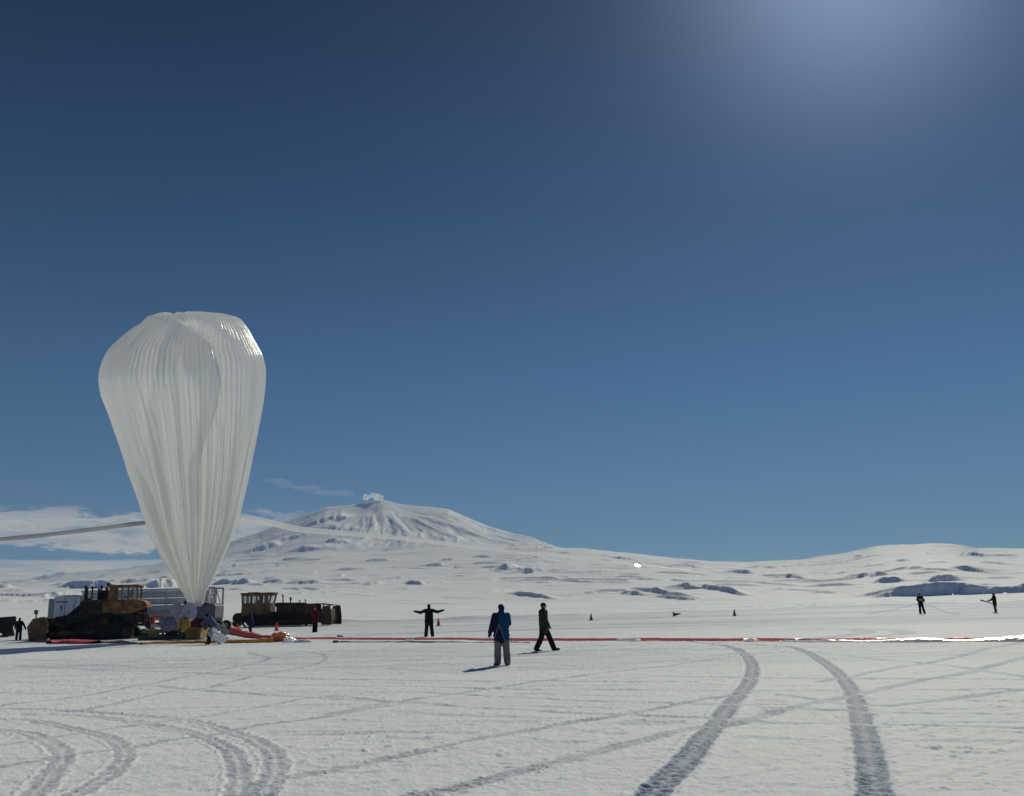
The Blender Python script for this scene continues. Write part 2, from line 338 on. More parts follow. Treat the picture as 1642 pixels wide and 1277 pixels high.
rib2 = 1-np.abs(fbm(TX/330, TY/520, 251, 4, .55))*2
TZ += vol*(rib*40*sst(pr, 100, 1500) + rib2*5*sst(pr, 0, 700) + fbm(TX/130, TY/230, 255, 4, .6)*6 + fbm(TX/1500, TY/1500, 257, 3, .5)*70 - 34)*(1-.55*np.exp(-((RRt-11000)/260.)**2))
# snow cliffs and drifts: steep toward the camera, long tail behind
CL = [ # px, bottom py, half width px, height px, slope of the foot (py per px)
 (1572,955,118,17,-.01),(1470,953,50,8,-.06),(1137,946,56,10,.17),(1062,953,44,9,.26),(1085,962,26,6,.28),(1015,953,20,5,.2),(1110,966,14,4,.1),
 (855,958,30,9,.18),(798,950,17,6,-.1),(925,955,16,3,-.1),(945,952,8,3,0),(815,913,17,8,-.18),(852,918,22,8,-.12),(965,901,21,6,.05),(1002,897,20,4,.1),(955,907,12,2,.1),
 (1425,935,18,8,0),(1432,916,20,5,-.1),(1405,908,16,5,0),(1467,913,10,5,0),(1447,901,9,4,0),(1555,917,26,6,.04),(1510,934,24,10,-.15),(1575,893,18,5,0),(1190,921,21,5,0),(1262,925,34,6,.1),
 (1290,948,28,4,.1),(1322,951,16,3,.1),(1340,940,40,4,.06),(1375,925,18,4,0),(1352,920,10,3,0),(1600,905,20,4,.1),(1500,903,16,3,0),(1250,938,30,4,.08),(1170,908,16,3,.02),(1230,911,14,3,0),(1480,921,22,4,0),(1420,922,24,4,-.05),
 (485,937,27,9,0),(372,937,30,13,.05),(440,935,14,6,0),(411,939,14,4,.05),(551,932,26,4,.03),(598,938,12,7,-.05),(632,929,28,5,-.2),(667,938,12,8,.1),(702,937,16,4,-.3),(497,946,14,4,.05),(520,952,40,4,-.1),(560,915,20,3,0),
 (568,892,32,6,.05),(628,874,14,5,0),(636,887,18,5,-.1),(660,893,26,4,-.1),(760,888,14,7,-.1),(700,906,22,3,0),(470,897,18,3,0),(420,893,16,4,0),
 (520,838,30,9,-.2),(548,850,20,4,.2),(592,868,34,4,.25),(630,866,22,3,.3),(655,848,18,4,.5),(690,856,18,5,.5),(705,842,14,4,.5),(735,868,22,4,.4),(452,868,36,5,-.2),(500,884,34,6,.1),(420,884,22,6,-.2),(580,884,26,7,0),(640,880,20,5,.1),(775,862,12,5,.1),(400,900,24,5,0),(540,872,20,5,.1),
 (158,944,36,12,.03),(262,942,28,15,-.05),(205,935,30,7,0),(36,963,11,14,-.3),(82,927,20,5,-.3),(222,911,16,4,-.25),(28,933,14,4,-.1),(60,974,60,6,-.02),(8,955,20,10,0),(90,958,30,8,-.1),(20,945,22,8,-.1),(118,938,26,6,.1),(310,934,26,8,.05),(340,950,20,4,0),
 (240,921,26,4,.0),(330,915,30,5,-.05),(390,908,20,5,0),(540,903,16,3,0),(610,900,22,3,.0),(740,925,10,2,0),(880,940,12,2,0),(1000,925,25,2.5,.02),(905,888,10,3,.1),(880,880,8,3,0)]
CL = [(a, b_, c*1.3, d*(.78 if d < 18 else .85), e) for a, b_, c, d, e in CL if (a, b_) not in ((8, 955), (36, 963), (20, 945)) and not (560 < a < 800 and b_ < 896)]
rng = random.Random(4)
for k in range(30):
    px = rng.uniform(-60, 1700)
    lo_, hi_ = np.interp(px, [0, 300, 600, 900, 1200, 1642], [935, 915, 895, 885, 908, 890]), 950
    CL.append((px, rng.uniform(lo_, hi_), rng.uniform(8, 26), rng.uniform(1.2, 2.8), rng.uniform(-.12, .15)))
nf = 760; NF = nf; nf = len(tr)-2
SCREEN = TZ[:nf].copy(); TE = (SCREEN-CAMH)/tr[:nf, None]; TE = np.maximum.accumulate(TE, 0)
ADD = np.zeros((nf, len(ta)))
w3 = fbm(TX[:nf]/110+40, TY[:nf]/110, 321, 3, .5); w1 = fbm(TX[:nf]/110, TY[:nf]/110, 301, 3, .5); w2 = fbm(TX[:nf]/160, TY[:nf]/400, 311, 3)
KMIN = int(np.searchsorted(tr, 2250)); w4 = fbm(TX[:nf]/38, TY[:nf]/38, 331, 3, .6); w5 = fbm(TX[:nf]/46, TY[:nf]/26, 341, 4, .62)
for (px, py, hw, hh, sl) in CL:
    d0 = ray(px, py); a0 = math.atan2(d0.x, d0.y)
    j0 = int(np.clip((a0-ta[0])/(ta[1]-ta[0]), 0, len(ta)-1))
    k0 = int(np.clip(np.searchsorted(TE[:, j0], d0.z/math.hypot(d0.x, d0.y)), KMIN, nf-90)); rc = tr[k0]
    wa = hw/F*1.2; Hm = hh/F*rc*1.12
    jl, jh = max(0, int(j0-wa*1.3/(ta[1]-ta[0]))), min(len(ta), int(j0+wa*1.3/(ta[1]-ta[0]))+1)
    uu = (ta[None, jl:jh]-a0)/wa
    # slope of the foot converts to a change of distance along the base surface
    k1 = min(nf-30, k0+25); de = max(1e-5, (TE[k1, j0]-TE[k0, j0])/(tr[k1]-tr[k0]))
    drdpx = -sl/F/de; dl_ = 4.5 if px > 700 else 2.5; drdpx = max(-dl_, min(dl_, drdpx))
    rfoot = rc + drdpx*(uu*hw) + w1[k0, jl:jh][None]*Hm*.9
    wj = w3[k0, jl:jh][None]
    uu = uu + .25*w2[k0, jl:jh][None]
    prof = sst(1-np.abs(uu), 0, .75)*np.clip(.95+.7*wj, .0, 1.3)*.92
    v = tr[:nf, None]-rfoot + Hm*1.3*w5[:, jl:jh]; wd_ = Hm/.95
    up_ = np.clip(v/wd_, 0, 1); up_ = up_*.75+.25*up_*up_*(3-2*up_); Lb = Hm*15
    dn = np.clip(1-(v-wd_)/Lb, 0, 1); dn = dn*dn*(3-2*dn)
    ADD[:, jl:jh] = np.maximum(ADD[:, jl:jh], Hm*prof*up_*dn + Hm*.10*w4[:, jl:jh]*np.clip(prof*4, 0, 1)*up_*dn)
TZ[:nf] += ADD
nf = NF
sp_ = nf-1
hills = grid_mesh('hills', TX[:nf], TY[:nf], TZ[:nf]); mountain = grid_mesh('mountain', TX[sp_:], TY[sp_:], TZ[sp_:])
sm = snow('hill snow', c=(.82, .82, .77), bscale=.02, bdist=1.2)
for o in (hills, mountain):
    o.data.flip_normals() if o.data.polygons[50].normal.z < 0 else None
    o.data.materials.append(sm); tag(o, kind='structure')
# ------------------------------------------------------------------ mesh builders
class MB:
    def __init__(s): s.bm = bmesh.new()
    def box(s, c, sz, rot=0, tilt=0):
        M = Matrix.Translation(c) @ Matrix.Rotation(rot, 4, 'Z') @ Matrix.Rotation(tilt, 4, 'Y') @ Matrix.Diagonal((*sz, 1))
        bmesh.ops.create_cube(s.bm, size=1, matrix=M); return s
    def prism(s, pts, y0, y1):                    # profile in x,z pushed along y
        a = [s.bm.verts.new((x, y0, z)) for x, z in pts]; b = [s.bm.verts.new((x, y1, z)) for x, z in pts]; n = len(pts)
        s.bm.faces.new(a); s.bm.faces.new(b[::-1])
        for i in range(n): s.bm.faces.new((a[i], b[i], b[(i+1) % n], a[(i+1) % n]))
        return s
    def cyl(s, p, q, r, r2=None, n=16):
        p, q = Vector(p), Vector(q); r2 = r if r2 is None else r2
        M = Matrix.Translation((p+q)/2) @ (q-p).to_track_quat('Z', 'Y').to_matrix().to_4x4()
        bmesh.ops.create_cone(s.bm, cap_ends=True, segments=n, radius1=r, radius2=r2, depth=(q-p).length, matrix=M); return s
    def tube(s, pts, r, n=10, flat=1.0):
        pts = [Vector(p) for p in pts]; rings = []
        for i, p in enumerate(pts):
            t = (pts[min(i+1, len(pts)-1)]-pts[max(i-1, 0)]).normalized()
            a = t.cross(Vector((0, 0, 1)));  a = a.normalized() if a.length > 1e-3 else Vector((1, 0, 0)); b = a.cross(t)
            rr_ = r(i) if callable(r) else r
            rings.append([s.bm.verts.new(p+a*math.cos(2*math.pi*k/n)*rr_+b*math.sin(2*math.pi*k/n)*rr_*flat) for k in range(n)])
        for i in range(len(rings)-1):
            for k in range(n): s.bm.faces.new((rings[i][k], rings[i][(k+1) % n], rings[i+1][(k+1) % n], rings[i+1][k]))
        s.bm.faces.new(rings[0]); s.bm.faces.new(rings[-1][::-1]); return s
    def beam(s, p, q, w, h=None):
        p, q = Vector(p), Vector(q); h = h or w
        M = Matrix.Translation((p+q)/2) @ (q-p).to_track_quat('Z', 'Y').to_matrix().to_4x4() @ Matrix.Diagonal((w, h, (q-p).length, 1))
        bmesh.ops.create_cube(s.bm, size=1, matrix=M); return s
    def ball(s, c, r, seg=12, rot=None):
        r = (r, r, r) if isinstance(r, (int, float)) else r
        M = Matrix.Translation(c) @ (rot.to_4x4() if rot is not None else Matrix()) @ Matrix.Diagonal((*r, 1))
        bmesh.ops.create_uvsphere(s.bm, u_segments=seg, v_segments=max(6, seg*2//3), radius=1, matrix=M); return s
    def build(s, name, m, parent=None, bevel=0, smooth=False, label=None):
        bmesh.ops.recalc_face_normals(s.bm, faces=s.bm.faces[:])
        if bevel:
            ed = [e for e in s.bm.edges if len(e.link_faces) == 2 and e.calc_face_angle(0) > .5]
            bmesh.ops.bevel(s.bm, geom=ed, offset=bevel, segments=2, affect='EDGES', clamp_overlap=True)
        me = bpy.data.meshes.new(name)
        for f in s.bm.faces: f.smooth = smooth
        s.bm.to_mesh(me); s.bm.free(); me.materials.append(m)
        o = bpy.data.objects.new(name, me); COL.objects.link(o)
        if parent: o.parent = parent
        if label: o['label'] = label
        return o
def empty(name, loc, rz=0, sc=1.0):
    o = bpy.data.objects.new(name, None); COL.objects.link(o); o.location = loc; o.rotation_euler = (0, 0, rz); o.scale = (sc,)*3
    o.empty_display_size = .3; return o
def remesh(o, vox, it=2):
    md = o.modifiers.new('r', 'REMESH'); md.mode = 'VOXEL'; md.voxel_size = vox; md.use_smooth_shade = True
    if it:
        ms = o.modifiers.new('s', 'SMOOTH'); ms.iterations = it; ms.factor = .5
    dg = bpy.context.evaluated_depsgraph_get(); me = bpy.data.meshes.new_from_object(o.evaluated_get(dg))
    nm = o.data.name; old = o.data; o.modifiers.clear(); o.data = me; bpy.data.meshes.remove(old); me.name = nm
    me.polygons.foreach_set('use_smooth', [True]*len(me.polygons))
    return o
M_ = {}
M_['yellow'] = mat('worn yellow paint', (.22, .105, .025), .55, var=.55, vscale=2.5, bump=.004, bscale=14, col2=(.09, .048, .02))
M_['yellow2'] = mat('faded yellow paint', (.17, .092, .028), .6, var=.5, vscale=1.8, bump=.004, bscale=14, col2=(.085, .052, .026))
M_['steel'] = mat('dark oily steel', (.030, .027, .024), .6, metal=.3, var=.6, vscale=5, bump=.006, bscale=25)
M_['rust'] = mat('rusty brown steel', (.075, .040, .022), .75, var=.5, vscale=2.2, bump=.004, bscale=18, col2=(.028, .02, .015))
M_['track'] = mat('track steel', (.034, .031, .028), .55, metal=.4, var=.5, vscale=6, bump=.006, bscale=20)
M_['black'] = mat('matt black', (.006, .006, .0065), .7, var=.3)
M_['rubber'] = mat('black rubber', (.018, .018, .018), .8, var=.3, bump=.003)
M_['grey'] = mat('grey painted metal', (.30, .31, .32), .5, var=.2, vscale=2)
M_['white'] = mat('white painted metal', (.66, .67, .68), .45, var=.12, vscale=1.2)
M_['whitedull'] = mat('weathered white panel', (.55, .57, .58), .55, var=.16, vscale=1.5)
M_['olive'] = mat('green yellow deck paint', (.16, .17, .055), .6, var=.45, vscale=2.4)
M_['ochre'] = mat('ochre deck paint', (.36, .23, .05), .6, var=.4, vscale=2.4)
M_['plum'] = mat('grey violet vinyl cover', (.13, .12, .15), .6, var=.25, vscale=3, bump=.01, bscale=6)
M_['cone'] = mat('orange red cone plastic', (.80, .07, .035), .5, var=.15)
M_['dkcone'] = mat('dull orange cone plastic', (.16, .05, .03), .6, var=.2)
M_['red'] = mat('red fabric', (.55, .06, .07), .6, var=.25, vscale=3, bump=.02, bscale=7)
M_['orange'] = mat('orange fabric', (.72, .32, .04), .6, var=.25, vscale=2, bump=.02, bscale=6, col2=(.62, .22, .03))
M_['tan'] = mat('tan canvas', (.42, .27, .12), .7, var=.4, vscale=3, bump=.02, bscale=6)
def film(name, col=(.80, .80, .78), tr=.12, trans=.5, gloss=.10, rough=.3, bump=.0, bscale=4, stretch=(1, 1, 1)):
    m = bpy.data.materials.new(name); m.use_nodes = True; n = m.node_tree.nodes; l = m.node_tree.links; n.remove(n['Principled BSDF'])
    d = n.new('ShaderNodeBsdfDiffuse'); t = n.new('ShaderNodeBsdfTranslucent'); p = n.new('ShaderNodeBsdfTransparent'); g = n.new('ShaderNodeBsdfGlossy')
    for q in (d, t, g): q.inputs['Color'].default_value = (*col, 1)
    g.inputs['Roughness'].default_value = rough; p.inputs['Color'].default_value = (.95, .95, .95, 1)
    a = n.new('ShaderNodeMixShader'); a.inputs[0].default_value = trans; l.new(d.outputs[0], a.inputs[1]); l.new(t.outputs[0], a.inputs[2])
    b = n.new('ShaderNodeMixShader'); b.inputs[0].default_value = gloss; l.new(a.outputs[0], b.inputs[1]); l.new(g.outputs[0], b.inputs[2])
    c = n.new('ShaderNodeMixShader'); c.inputs[0].default_value = tr; l.new(b.outputs[0], c.inputs[1]); l.new(p.outputs[0], c.inputs[2])
    l.new(c.outputs[0], n['Material Output'].inputs['Surface'])
    if bump:
        tcn = n.new('ShaderNodeTexCoord'); mp = n.new('ShaderNodeMapping'); mp.inputs['Scale'].default_value = stretch; z = n.new('ShaderNodeTexNoise')
        z.inputs['Scale'].default_value = bscale; z.inputs['Detail'].default_value = 5
        l.new(tcn.outputs['Object'], mp.inputs[0]); l.new(mp.outputs[0], z.inputs['Vector'])
        bp = n.new('ShaderNodeBump'); bp.inputs['Distance'].default_value = bump; l.new(z.outputs['Fac'], bp.inputs['Height'])
        for q in (d, t, g): l.new(bp.outputs[0], q.inputs['Normal'])
    return m
M_['glass'] = film('cab glass', (.30, .36, .36), tr=.80, trans=.3, gloss=.35, rough=.08)
# ------------------------------------------------------------------ balloon
BD = 60.0
BL = [(503,262,300),(504,250,330),(507,238,362),(511,233,378),(516,228,386),(523,217,392),(534,203,400),(546,191,407),(558,180,414),(572,173,422),(590,167.5,427.5),(608,165.4,429),(636,168.5,427.5),(665,178,423),(693,187,417),(730,200,408),(760,209,402),(800,224,392),(829,233,385),(854,242,377),(880,254,365),(903,267,354),(922,278,345),(941,288,335),(955,297,328),(966,302,326),(973,304,326)]
by_, bl_, br_ = [np.array(v, float) for v in zip(*BL)]
NB, NP = 300, 1500
bc = P(315, 985, BD); CX0 = bc.x
tt = np.linspace(0, 1, NB)**1.0
ypx = 503+(973-503)*(tt**1.35)
xl = np.interp(ypx, by_, bl_); xr = np.interp(ypx, by_, br_)
bx_c, bz_c, bR = [], [], []
for y, a, b in zip(ypx, xl, xr):
    pa_, pb_ = P(a, y, BD), P(b, y, BD); bx_c.append((pa_.x+pb_.x)/2); bz_c.append((pa_.z+pb_.z)/2); bR.append((pb_.x-pa_.x)/2)
bx_c, bz_c, bR = sm1(np.array(bx_c), 2), np.array(bz_c), .958*np.where(ypx > 525, sm1(np.array(bR), 9), np.array(bR))
phi = np.linspace(-math.pi, math.pi, NP, endpoint=False)           # 0 faces the camera, + to the right
PH, TT = np.meshgrid(phi, tt); YP = np.broadcast_to(ypx[:, None], PH.shape)
def crease(ylist, xlist):                                            # angle of a crease given in picture points
    x = np.interp(ypx, ylist, xlist); wx = np.array([P(a, y, BD-4).x*BD/(BD-4) for a, y in zip(x, ypx)])
    return sm1(np.arcsin(np.clip((wx-bx_c)/np.maximum(bR, .05), -.93, .93)), 8)[:, None]
def wrap(a): return (a+math.pi) % (2*math.pi)-math.pi
lowk = sst(YP, 560, 960)
hN = np.repeat(1, 1)
pl = np.cos(PH*96 + fbm(PH*2, TT*2, 401, 2)*2.0)                      # fine gore pleats near the crown
w_ = PH*14+0; 
cyl = lambda f, g, s, o=3: fbm(np.cos(PH)*f+50, np.sin(PH)*f+TT*g, s, o, .6)
n1 = cyl(7, .5, 411); n2 = cyl(16, .8, 421); n3 = cyl(34, 1.2, 431, 2)
rel = 1 + .009*pl*(1-lowk) + (.08*(1-np.abs(n1)*3)*lowk) + .075*n2*(.08+lowk) + .026*n3*(.10+lowk) + .022*n1*(1-lowk)
def groove(rel, ang, depth, w, fade, side=0):
    d = wrap(PH-ang); g = np.exp(-(d/w)**2)
    if side: g = np.where(d*side > 0, np.exp(-(d/(w*.25))**2), np.exp(-(d/(w*1.8))**2))
    return rel - depth*g*fade
gr1 = crease([503,508,520,535,555,590,620,670,720,760,850,940,973],[290,300,325,350,372,386,390,382,362,350,335,318,315])
rel = groove(rel, gr1, .19, .17, sst(YP, 503, 520)*(1-.5*sst(YP, 900, 970)), side=-1)
gr2 = crease([503,530,620,680,760,830,900,945,973],[238,229,227,230,243,262,283,298,305])
rel = groove(rel, gr2, .05, .07, sst(YP, 512, 535)*(1-sst(YP, 700, 780)), side=1)
rel = groove(rel, gr2, .24, .10, sst(YP, 730, 810), side=-1)
rel += .07*np.exp(-(wrap(PH-gr2+.12)/.09)**2)*sst(YP, 730, 810)
gr3 = crease([503,560,700,760,850,973],[355,376,390,374,352,318])
rel = groove(rel, gr3, .05, .10, sst(YP, 640, 720))
gr4 = crease([503,640,700,760,973],[290,285,288,290,312])
rel = groove(rel, gr4, .09, .05, sst(YP, 630, 690)*(1-sst(YP, 880, 940)))
gr5 = crease([503,560,700,973],[330,328,325,318]); rel = groove(rel, gr5, .06, .03, sst(YP, 540, 600))
for a_, d_, w0 in ((2.4, .10, .15), (-2.3, .12, .12), (3.0, .08, .2), (1.9, .06, .1), (-1.75, .05, .1)):
    rel = groove(rel, a_+.1*np.sin(TT*5+a_), d_, w0, sst(YP, 505, 540))
RB = bR[:, None]*(rel-.058*lowk)
XB = bx_c[:, None]+RB*np.sin(PH); YB = BD-RB*np.cos(PH)*.96
# crown: crumpled, sagging folds
crw = 1-sst(YP, 503, 560)
ZB = bz_c[:, None] + crw*(fbm(np.cos(PH)*3.5, np.sin(PH)*3.5+TT*3, 441, 4, .6)*.22 - .18*np.exp(-(wrap(PH-gr1)/.35)**2)*sst(YP, 503, 512))
bal = empty('balloon', (CX0, BD, 0))
tag(bal, 'huge translucent white plastic balloon, pleated and tapering down to the cluttered deck', 'balloon')
kpr = 1-sst(YP, 560, 720)
ZB = ZB + kpr*(ZB-CAMH)*(YB/BD-1)
env = grid_mesh('envelope', XB-CX0, YB-BD, ZB, wrap=True); env.parent = bal
bmc = bmesh.new(); bmc.from_mesh(env.data); bmc.verts.ensure_lookup_table()
cv_ = bmc.verts.new(((XB[0].mean()-CX0), YB[0].mean()-BD, ZB[0].mean()-.12)); bmc.verts.ensure_lookup_table()
for i in range(NP):
    f = bmc.faces.new((cv_, bmc.verts[i], bmc.verts[(i+1) % NP])); f.smooth = True
bmesh.ops.recalc_face_normals(bmc, faces=bmc.faces[:]); bmc.to_mesh(env.data); bmc.free()
env.data.materials.append(film('balloon film', (.93, .93, .89), tr=.24, trans=.62, gloss=.18, rough=.28, bump=.03, bscale=1.2, stretch=(6, 6, .3)))
M_['tubefilm'] = film('tube film', (.95, .95, .93), tr=.45, trans=.6, gloss=.10, rough=.3, bump=.02, bscale=6)
def spline(pts, step):
    g = [Vector(p) for p in pts]; s = []
    for i in range(len(g)-1):
        a = g[max(i-1, 0)]; b = g[i]; c = g[i+1]; d = g[min(i+2, len(g)-1)]; n = max(2, int((c-b).length/step))
        for k in range(n):
            t = k/n; s.append(0.5*((2*b)+(c-a)*t+(2*a-5*b+4*c-d)*t*t+(3*b-a-3*c+d)*t**3))
    return s+[g[-1]]
off = Vector((CX0, BD, 0))
tp = [(388,829,58.8),(430,838,60),(480,849,61.5),(560,856,64),(650,864,66.5),(780,880,69.5),(900,893,72),(1022,907,74),(1110,917,75.5),(1230,932,77.5),(1350,950,79),(1440,965,80),(1473,968,80.6)]
pts = spline([P(*q)-off for q in tp], .4); nT = len(pts)
ir = MB().tube(pts, lambda i: .19*(1-i/nT)**1.3+.012+.004*math.sin(i*.9), n=12).build('inflation_tube', M_['tubefilm'], bal, smooth=True, label='long clear filling tube sagging away to the right')
lt = [(234,838,59),(180,845,59.5),(100,855,60),(0,865,58.5),(-120,872,57),(-260,890,55),(-420,950,53),(-520,1060,50)]
MB().tube(spline([P(*q)-off for q in lt], .4), lambda i: .13+.008*math.sin(i*.8), n=12).build('inflation_tube', film('grey tube film', (.55, .56, .54), tr=.25, trans=.3, gloss=.08), bal, smooth=True, label='grey filling tube reaching away to the left')
# mirror disc added and turned to make the sun glint on the tube
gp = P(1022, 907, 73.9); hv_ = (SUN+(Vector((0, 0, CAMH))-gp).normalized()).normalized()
gb = MB().cyl((0, 0, -.02), (0, 0, .02), .27, n=24).build('glint_disc', mat('glint mirror metal', (.9, .9, .9), .22, metal=1.0), bal)
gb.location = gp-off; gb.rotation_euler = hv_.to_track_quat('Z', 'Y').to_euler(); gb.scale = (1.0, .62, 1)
# ------------------------------------------------------------------ steam puff of the volcano
rg = random.Random(3); DV = 10850
def puff(name, blobs, m, vox, amp, label):
    b = MB()
    for px, py, D, rx, rz in blobs: b.ball(P(px, py+5, D), (rx, rx*.8, rz), 16)
    o = b.build(name, m); remesh(o, vox, 2); me = o.data
    co = np.empty(len(me.vertices)*3, np.float32); me.vertices.foreach_get('co', co); co = co.reshape(-1, 3); nm = np.empty_like(co.ravel()); me.vertices.foreach_get('normal', nm); nm = nm.reshape(-1, 3)
    d = fbm(co[:, 0]/26+co[:, 1]/31, co[:, 2]/24, 5, 4, .6)*amp
    me.vertices.foreach_set('co', (co+nm*d[:, None]).astype(np.float32).ravel()); me.update(); tag(o, label, 'smoke', kind='stuff'); return o
puff('steam_cloud', [(583+rg.uniform(0, 30), 793+rg.uniform(-4, 3), DV+rg.uniform(-60, 60), rg.uniform(14, 30), rg.uniform(12, 22)) for k in range(26)]+[(598,789.5,DV,42,30),(590,792,DV,36,22),(606,791,DV,32,24)],
     film('steam vapour', (1, 1, 1), tr=.36, trans=.6, gloss=0), 6, 7, 'small white puff of steam sitting on the volcano summit')
tm = bpy.data.materials.new('thin vapour'); tm.use_nodes = True; n = tm.node_tree.nodes; n.remove(n['Principled BSDF'])
v = n.new('ShaderNodeVolumePrincipled'); v.inputs['Density'].default_value = .0011; v.inputs['Color'].default_value = (1, 1, 1, 1); v.inputs['Anisotropy'].default_value = .3
tm.node_tree.links.new(v.outputs[0], n['Material Output'].inputs['Volume'])
puff('vapour_trail', [(430+k*5.4+rg.uniform(-3, 3), 767+k*.95+rg.uniform(-5, 5), DV+rg.uniform(-100, 100), rg.uniform(70, 130), rg.uniform(8, 22)) for k in range(26)], tm, 16, 30, 'faint wisp of vapour drifting left of the volcano summit')
# ------------------------------------------------------------------ people
SKIN = mat('skin', (.42, .24, .17), .55, var=.1)
def cloth(name, c, v=.25): return mat(name, c, .85, spec=.15, var=v, vscale=6, bump=.012, bscale=9)
K = dict(black=cloth('black cloth', (.012, .012, .013)), dark=cloth('charcoal cloth', (.022, .022, .022)), olive=cloth('dark olive cloth', (.035, .036, .026)), navy=cloth('navy cloth', (.012, .016, .045)),
  grey=cloth('grey trouser cloth', (.17, .17, .165)), red=cloth('dark red parka cloth', (.085, .010, .018)), slate=cloth('slate blue cloth', (.09, .10, .17)), brown=cloth('dark brown cloth', (.05, .025, .018)),
  boot=cloth('dark boot leather', (.014, .012, .011)), hair=cloth('dark hair', (.02, .013, .009)), maroon=cloth('maroon wool', (.07, .015, .015)), bluehat=cloth('blue wool', (.012, .03, .10)), khaki=cloth('khaki grey cloth', (.09, .085, .075)))
def limb(b, pts, rs):
    for i in range(len(pts)-1): b.cyl(pts[i], pts[i+1], rs[i], rs[i+1], 14)
    for p, r in zip(pts, rs): b.ball(p, r, 14)
def hand(b, w, d, nrm, e=0.0, curl=.35, thumb=1):
    d = Vector(d).normalized(); nrm = Vector(nrm); nrm = (nrm-d*nrm.dot(d)).normalized(); s = d.cross(nrm)*thumb; w = Vector(w)
    rot = Matrix((s, nrm, d)).transposed()
    b.ball(w+d*.05, (.040+e, .018+e, .055+e), 12, rot)
    for k, (o, l) in enumerate(((.030, .072), (.010, .080), (-.010, .075), (-.029, .058))):
        p = w+d*.088+s*o; a = curl
        q = p+(d*math.cos(a)+nrm*math.sin(a)).normalized()*l*.45; a2 = curl*2.2
        t = q+(d*math.cos(a2)+nrm*math.sin(a2))*l*.5
        limb(b, [p-d*.02, q, t], [.0105+e, .0098+e, .0085+e])
    p = w+d*.025+s*.030; q = p+(d*.6+s*.75+nrm*.2).normalized()*.042; t = q+(d*.85+s*.25+nrm*.35).normalized()*.034
    limb(b, [p, q, t], [.013+e, .0115+e, .010+e])
def person(foot, h, rz, label, jacket, trouser, hat, armL=None, armR=None, legL=None, legR=None, lean=0, hood=False, glove='black', turn=0, long=.0, group=None, jm=None, extra=None):
    root = empty('person', foot, rz, h/1.78); tag(root, label, 'person', group)
    Rl = Matrix.Rotation(-lean, 3, 'X')
    hipc = Vector((0, 0, .95)); T = lambda x, y, z: hipc+Rl @ (Vector((x, y, z))-hipc)
    legL = legL or ((-.10, 0, .93), (-.115, .02, .50), (-.12, -.02, .09)); legR = legR or ((.10, 0, .93), (.115, .02, .50), (.12, -.02, .09))
    shL, shR = T(-.185, 0, 1.43), T(.185, 0, 1.43)
    armL = armL or ((-.235, .0, 1.16), (-.25, .06, .92)); armR = armR or ((.235, .0, 1.16), (.25, .06, .92))
    arms = [(shL, Vector(armL[0]), Vector(armL[1]), 1), (shR, Vector(armR[0]), Vector(armR[1]), -1)]
    Rh = Matrix.Rotation(turn, 3, 'Z'); hc = T(0, .015, 1.635)
    hd = lambda x, y, z: hc+Rh @ Vector((x, y, z))
    b = MB()
    limb(b, [T(0, -.005, 1.44), T(0, .0, 1.54)], [.062, .056])
    b.ball(hd(0, 0, .02), (.074, .092, .092), 18); b.ball(hd(0, .02, -.05), (.056, .066, .062), 14)
    b.cyl(hd(0, .085, .015), hd(0, .108, -.022), .010, .015); b.ball(hd(0, .100, -.024), .015, 10)
    for sx in (-1, 1):
        b.ball(hd(.074*sx, -.005, .0), (.012, .022, .032), 10); b.ball(hd(.028*sx, .078, .018), (.016, .013, .009), 8)
    b.ball(hd(0, .082, -.056), (.024, .012, .008), 8)
    limb(b, [T(0, 0, .98), T(0, 0, 1.15), T(0, 0, 1.34)], [.12, .115, .13]); limb(b, [shL, T(0, 0, 1.40), shR], [.055, .09, .055])
    for s_, e_, w_, sd in arms: limb(b, [s_, e_, w_], [.048, .040, .028]); hand(b, w_, w_-e_, (-.4*sd*-1, .6, -.2), thumb=sd)
    for lg in (legL, legR):
        limb(b, [Vector(lg[0]), Vector(lg[1]), Vector(lg[2])], [.085, .055, .04]); a = Vector(lg[2])
        fd = Vector(lg[3]) if len(lg) > 3 else Vector((0, 1, -.12))
        limb(b, [a-Vector((0, 0, .03)), a+fd.normalized()*.13-Vector((0, 0, .03))], [.035, .03])
    body = b.build('body', SKIN, root); remesh(body, .0085, 1)
    j = MB()
    for u in np.linspace(0, 1, 7):
        z = .78-long+u*(.64+long); wx = .222+.018*math.sin(u*3.1)+(.022 if u < .25 else 0)-(.03 if u > .9 else 0); c = T(0, -.005, z) if z > .95 else Vector((0, 0, z))
        j.ball(c, (wx, .178, .13), 20, Rl)
    limb(j, [shL+(shR-shL)*.06-Vector((0, 0, .02)), T(0, -.005, 1.42), shR+(shL-shR)*.06-Vector((0, 0, .02))], [.090, .14, .090])
    limb(j, [T(0, -.01, 1.46), T(0, .005, 1.525)], [.085, .078])
    if hood: j.ball(T(0, -.075, 1.52), (.10, .06, .075), 14, Rl)
    for s_, e_, w_, sd in arms: limb(j, [s_, e_, w_], [.095, .082, .066])
    jk = j.build('jacket', jm or K[jacket], root); remesh(jk, .014, 3)
    t = MB(); t.ball((0, 0, .93), (.19, .145, .12), 20); t.ball((0, 0, .88), (.18, .14, .12), 20)
    for lg in (legL, legR):
        p, q, a = [Vector(v) for v in lg[:3]]; limb(t, [p, p.lerp(q, .5), q, q.lerp(a, .55), a+Vector((0, 0, .0))], [.128, .118, .102, .105, .098])
    tr_ = t.build('trousers', K[trouser], root); remesh(tr_, .014, 3)
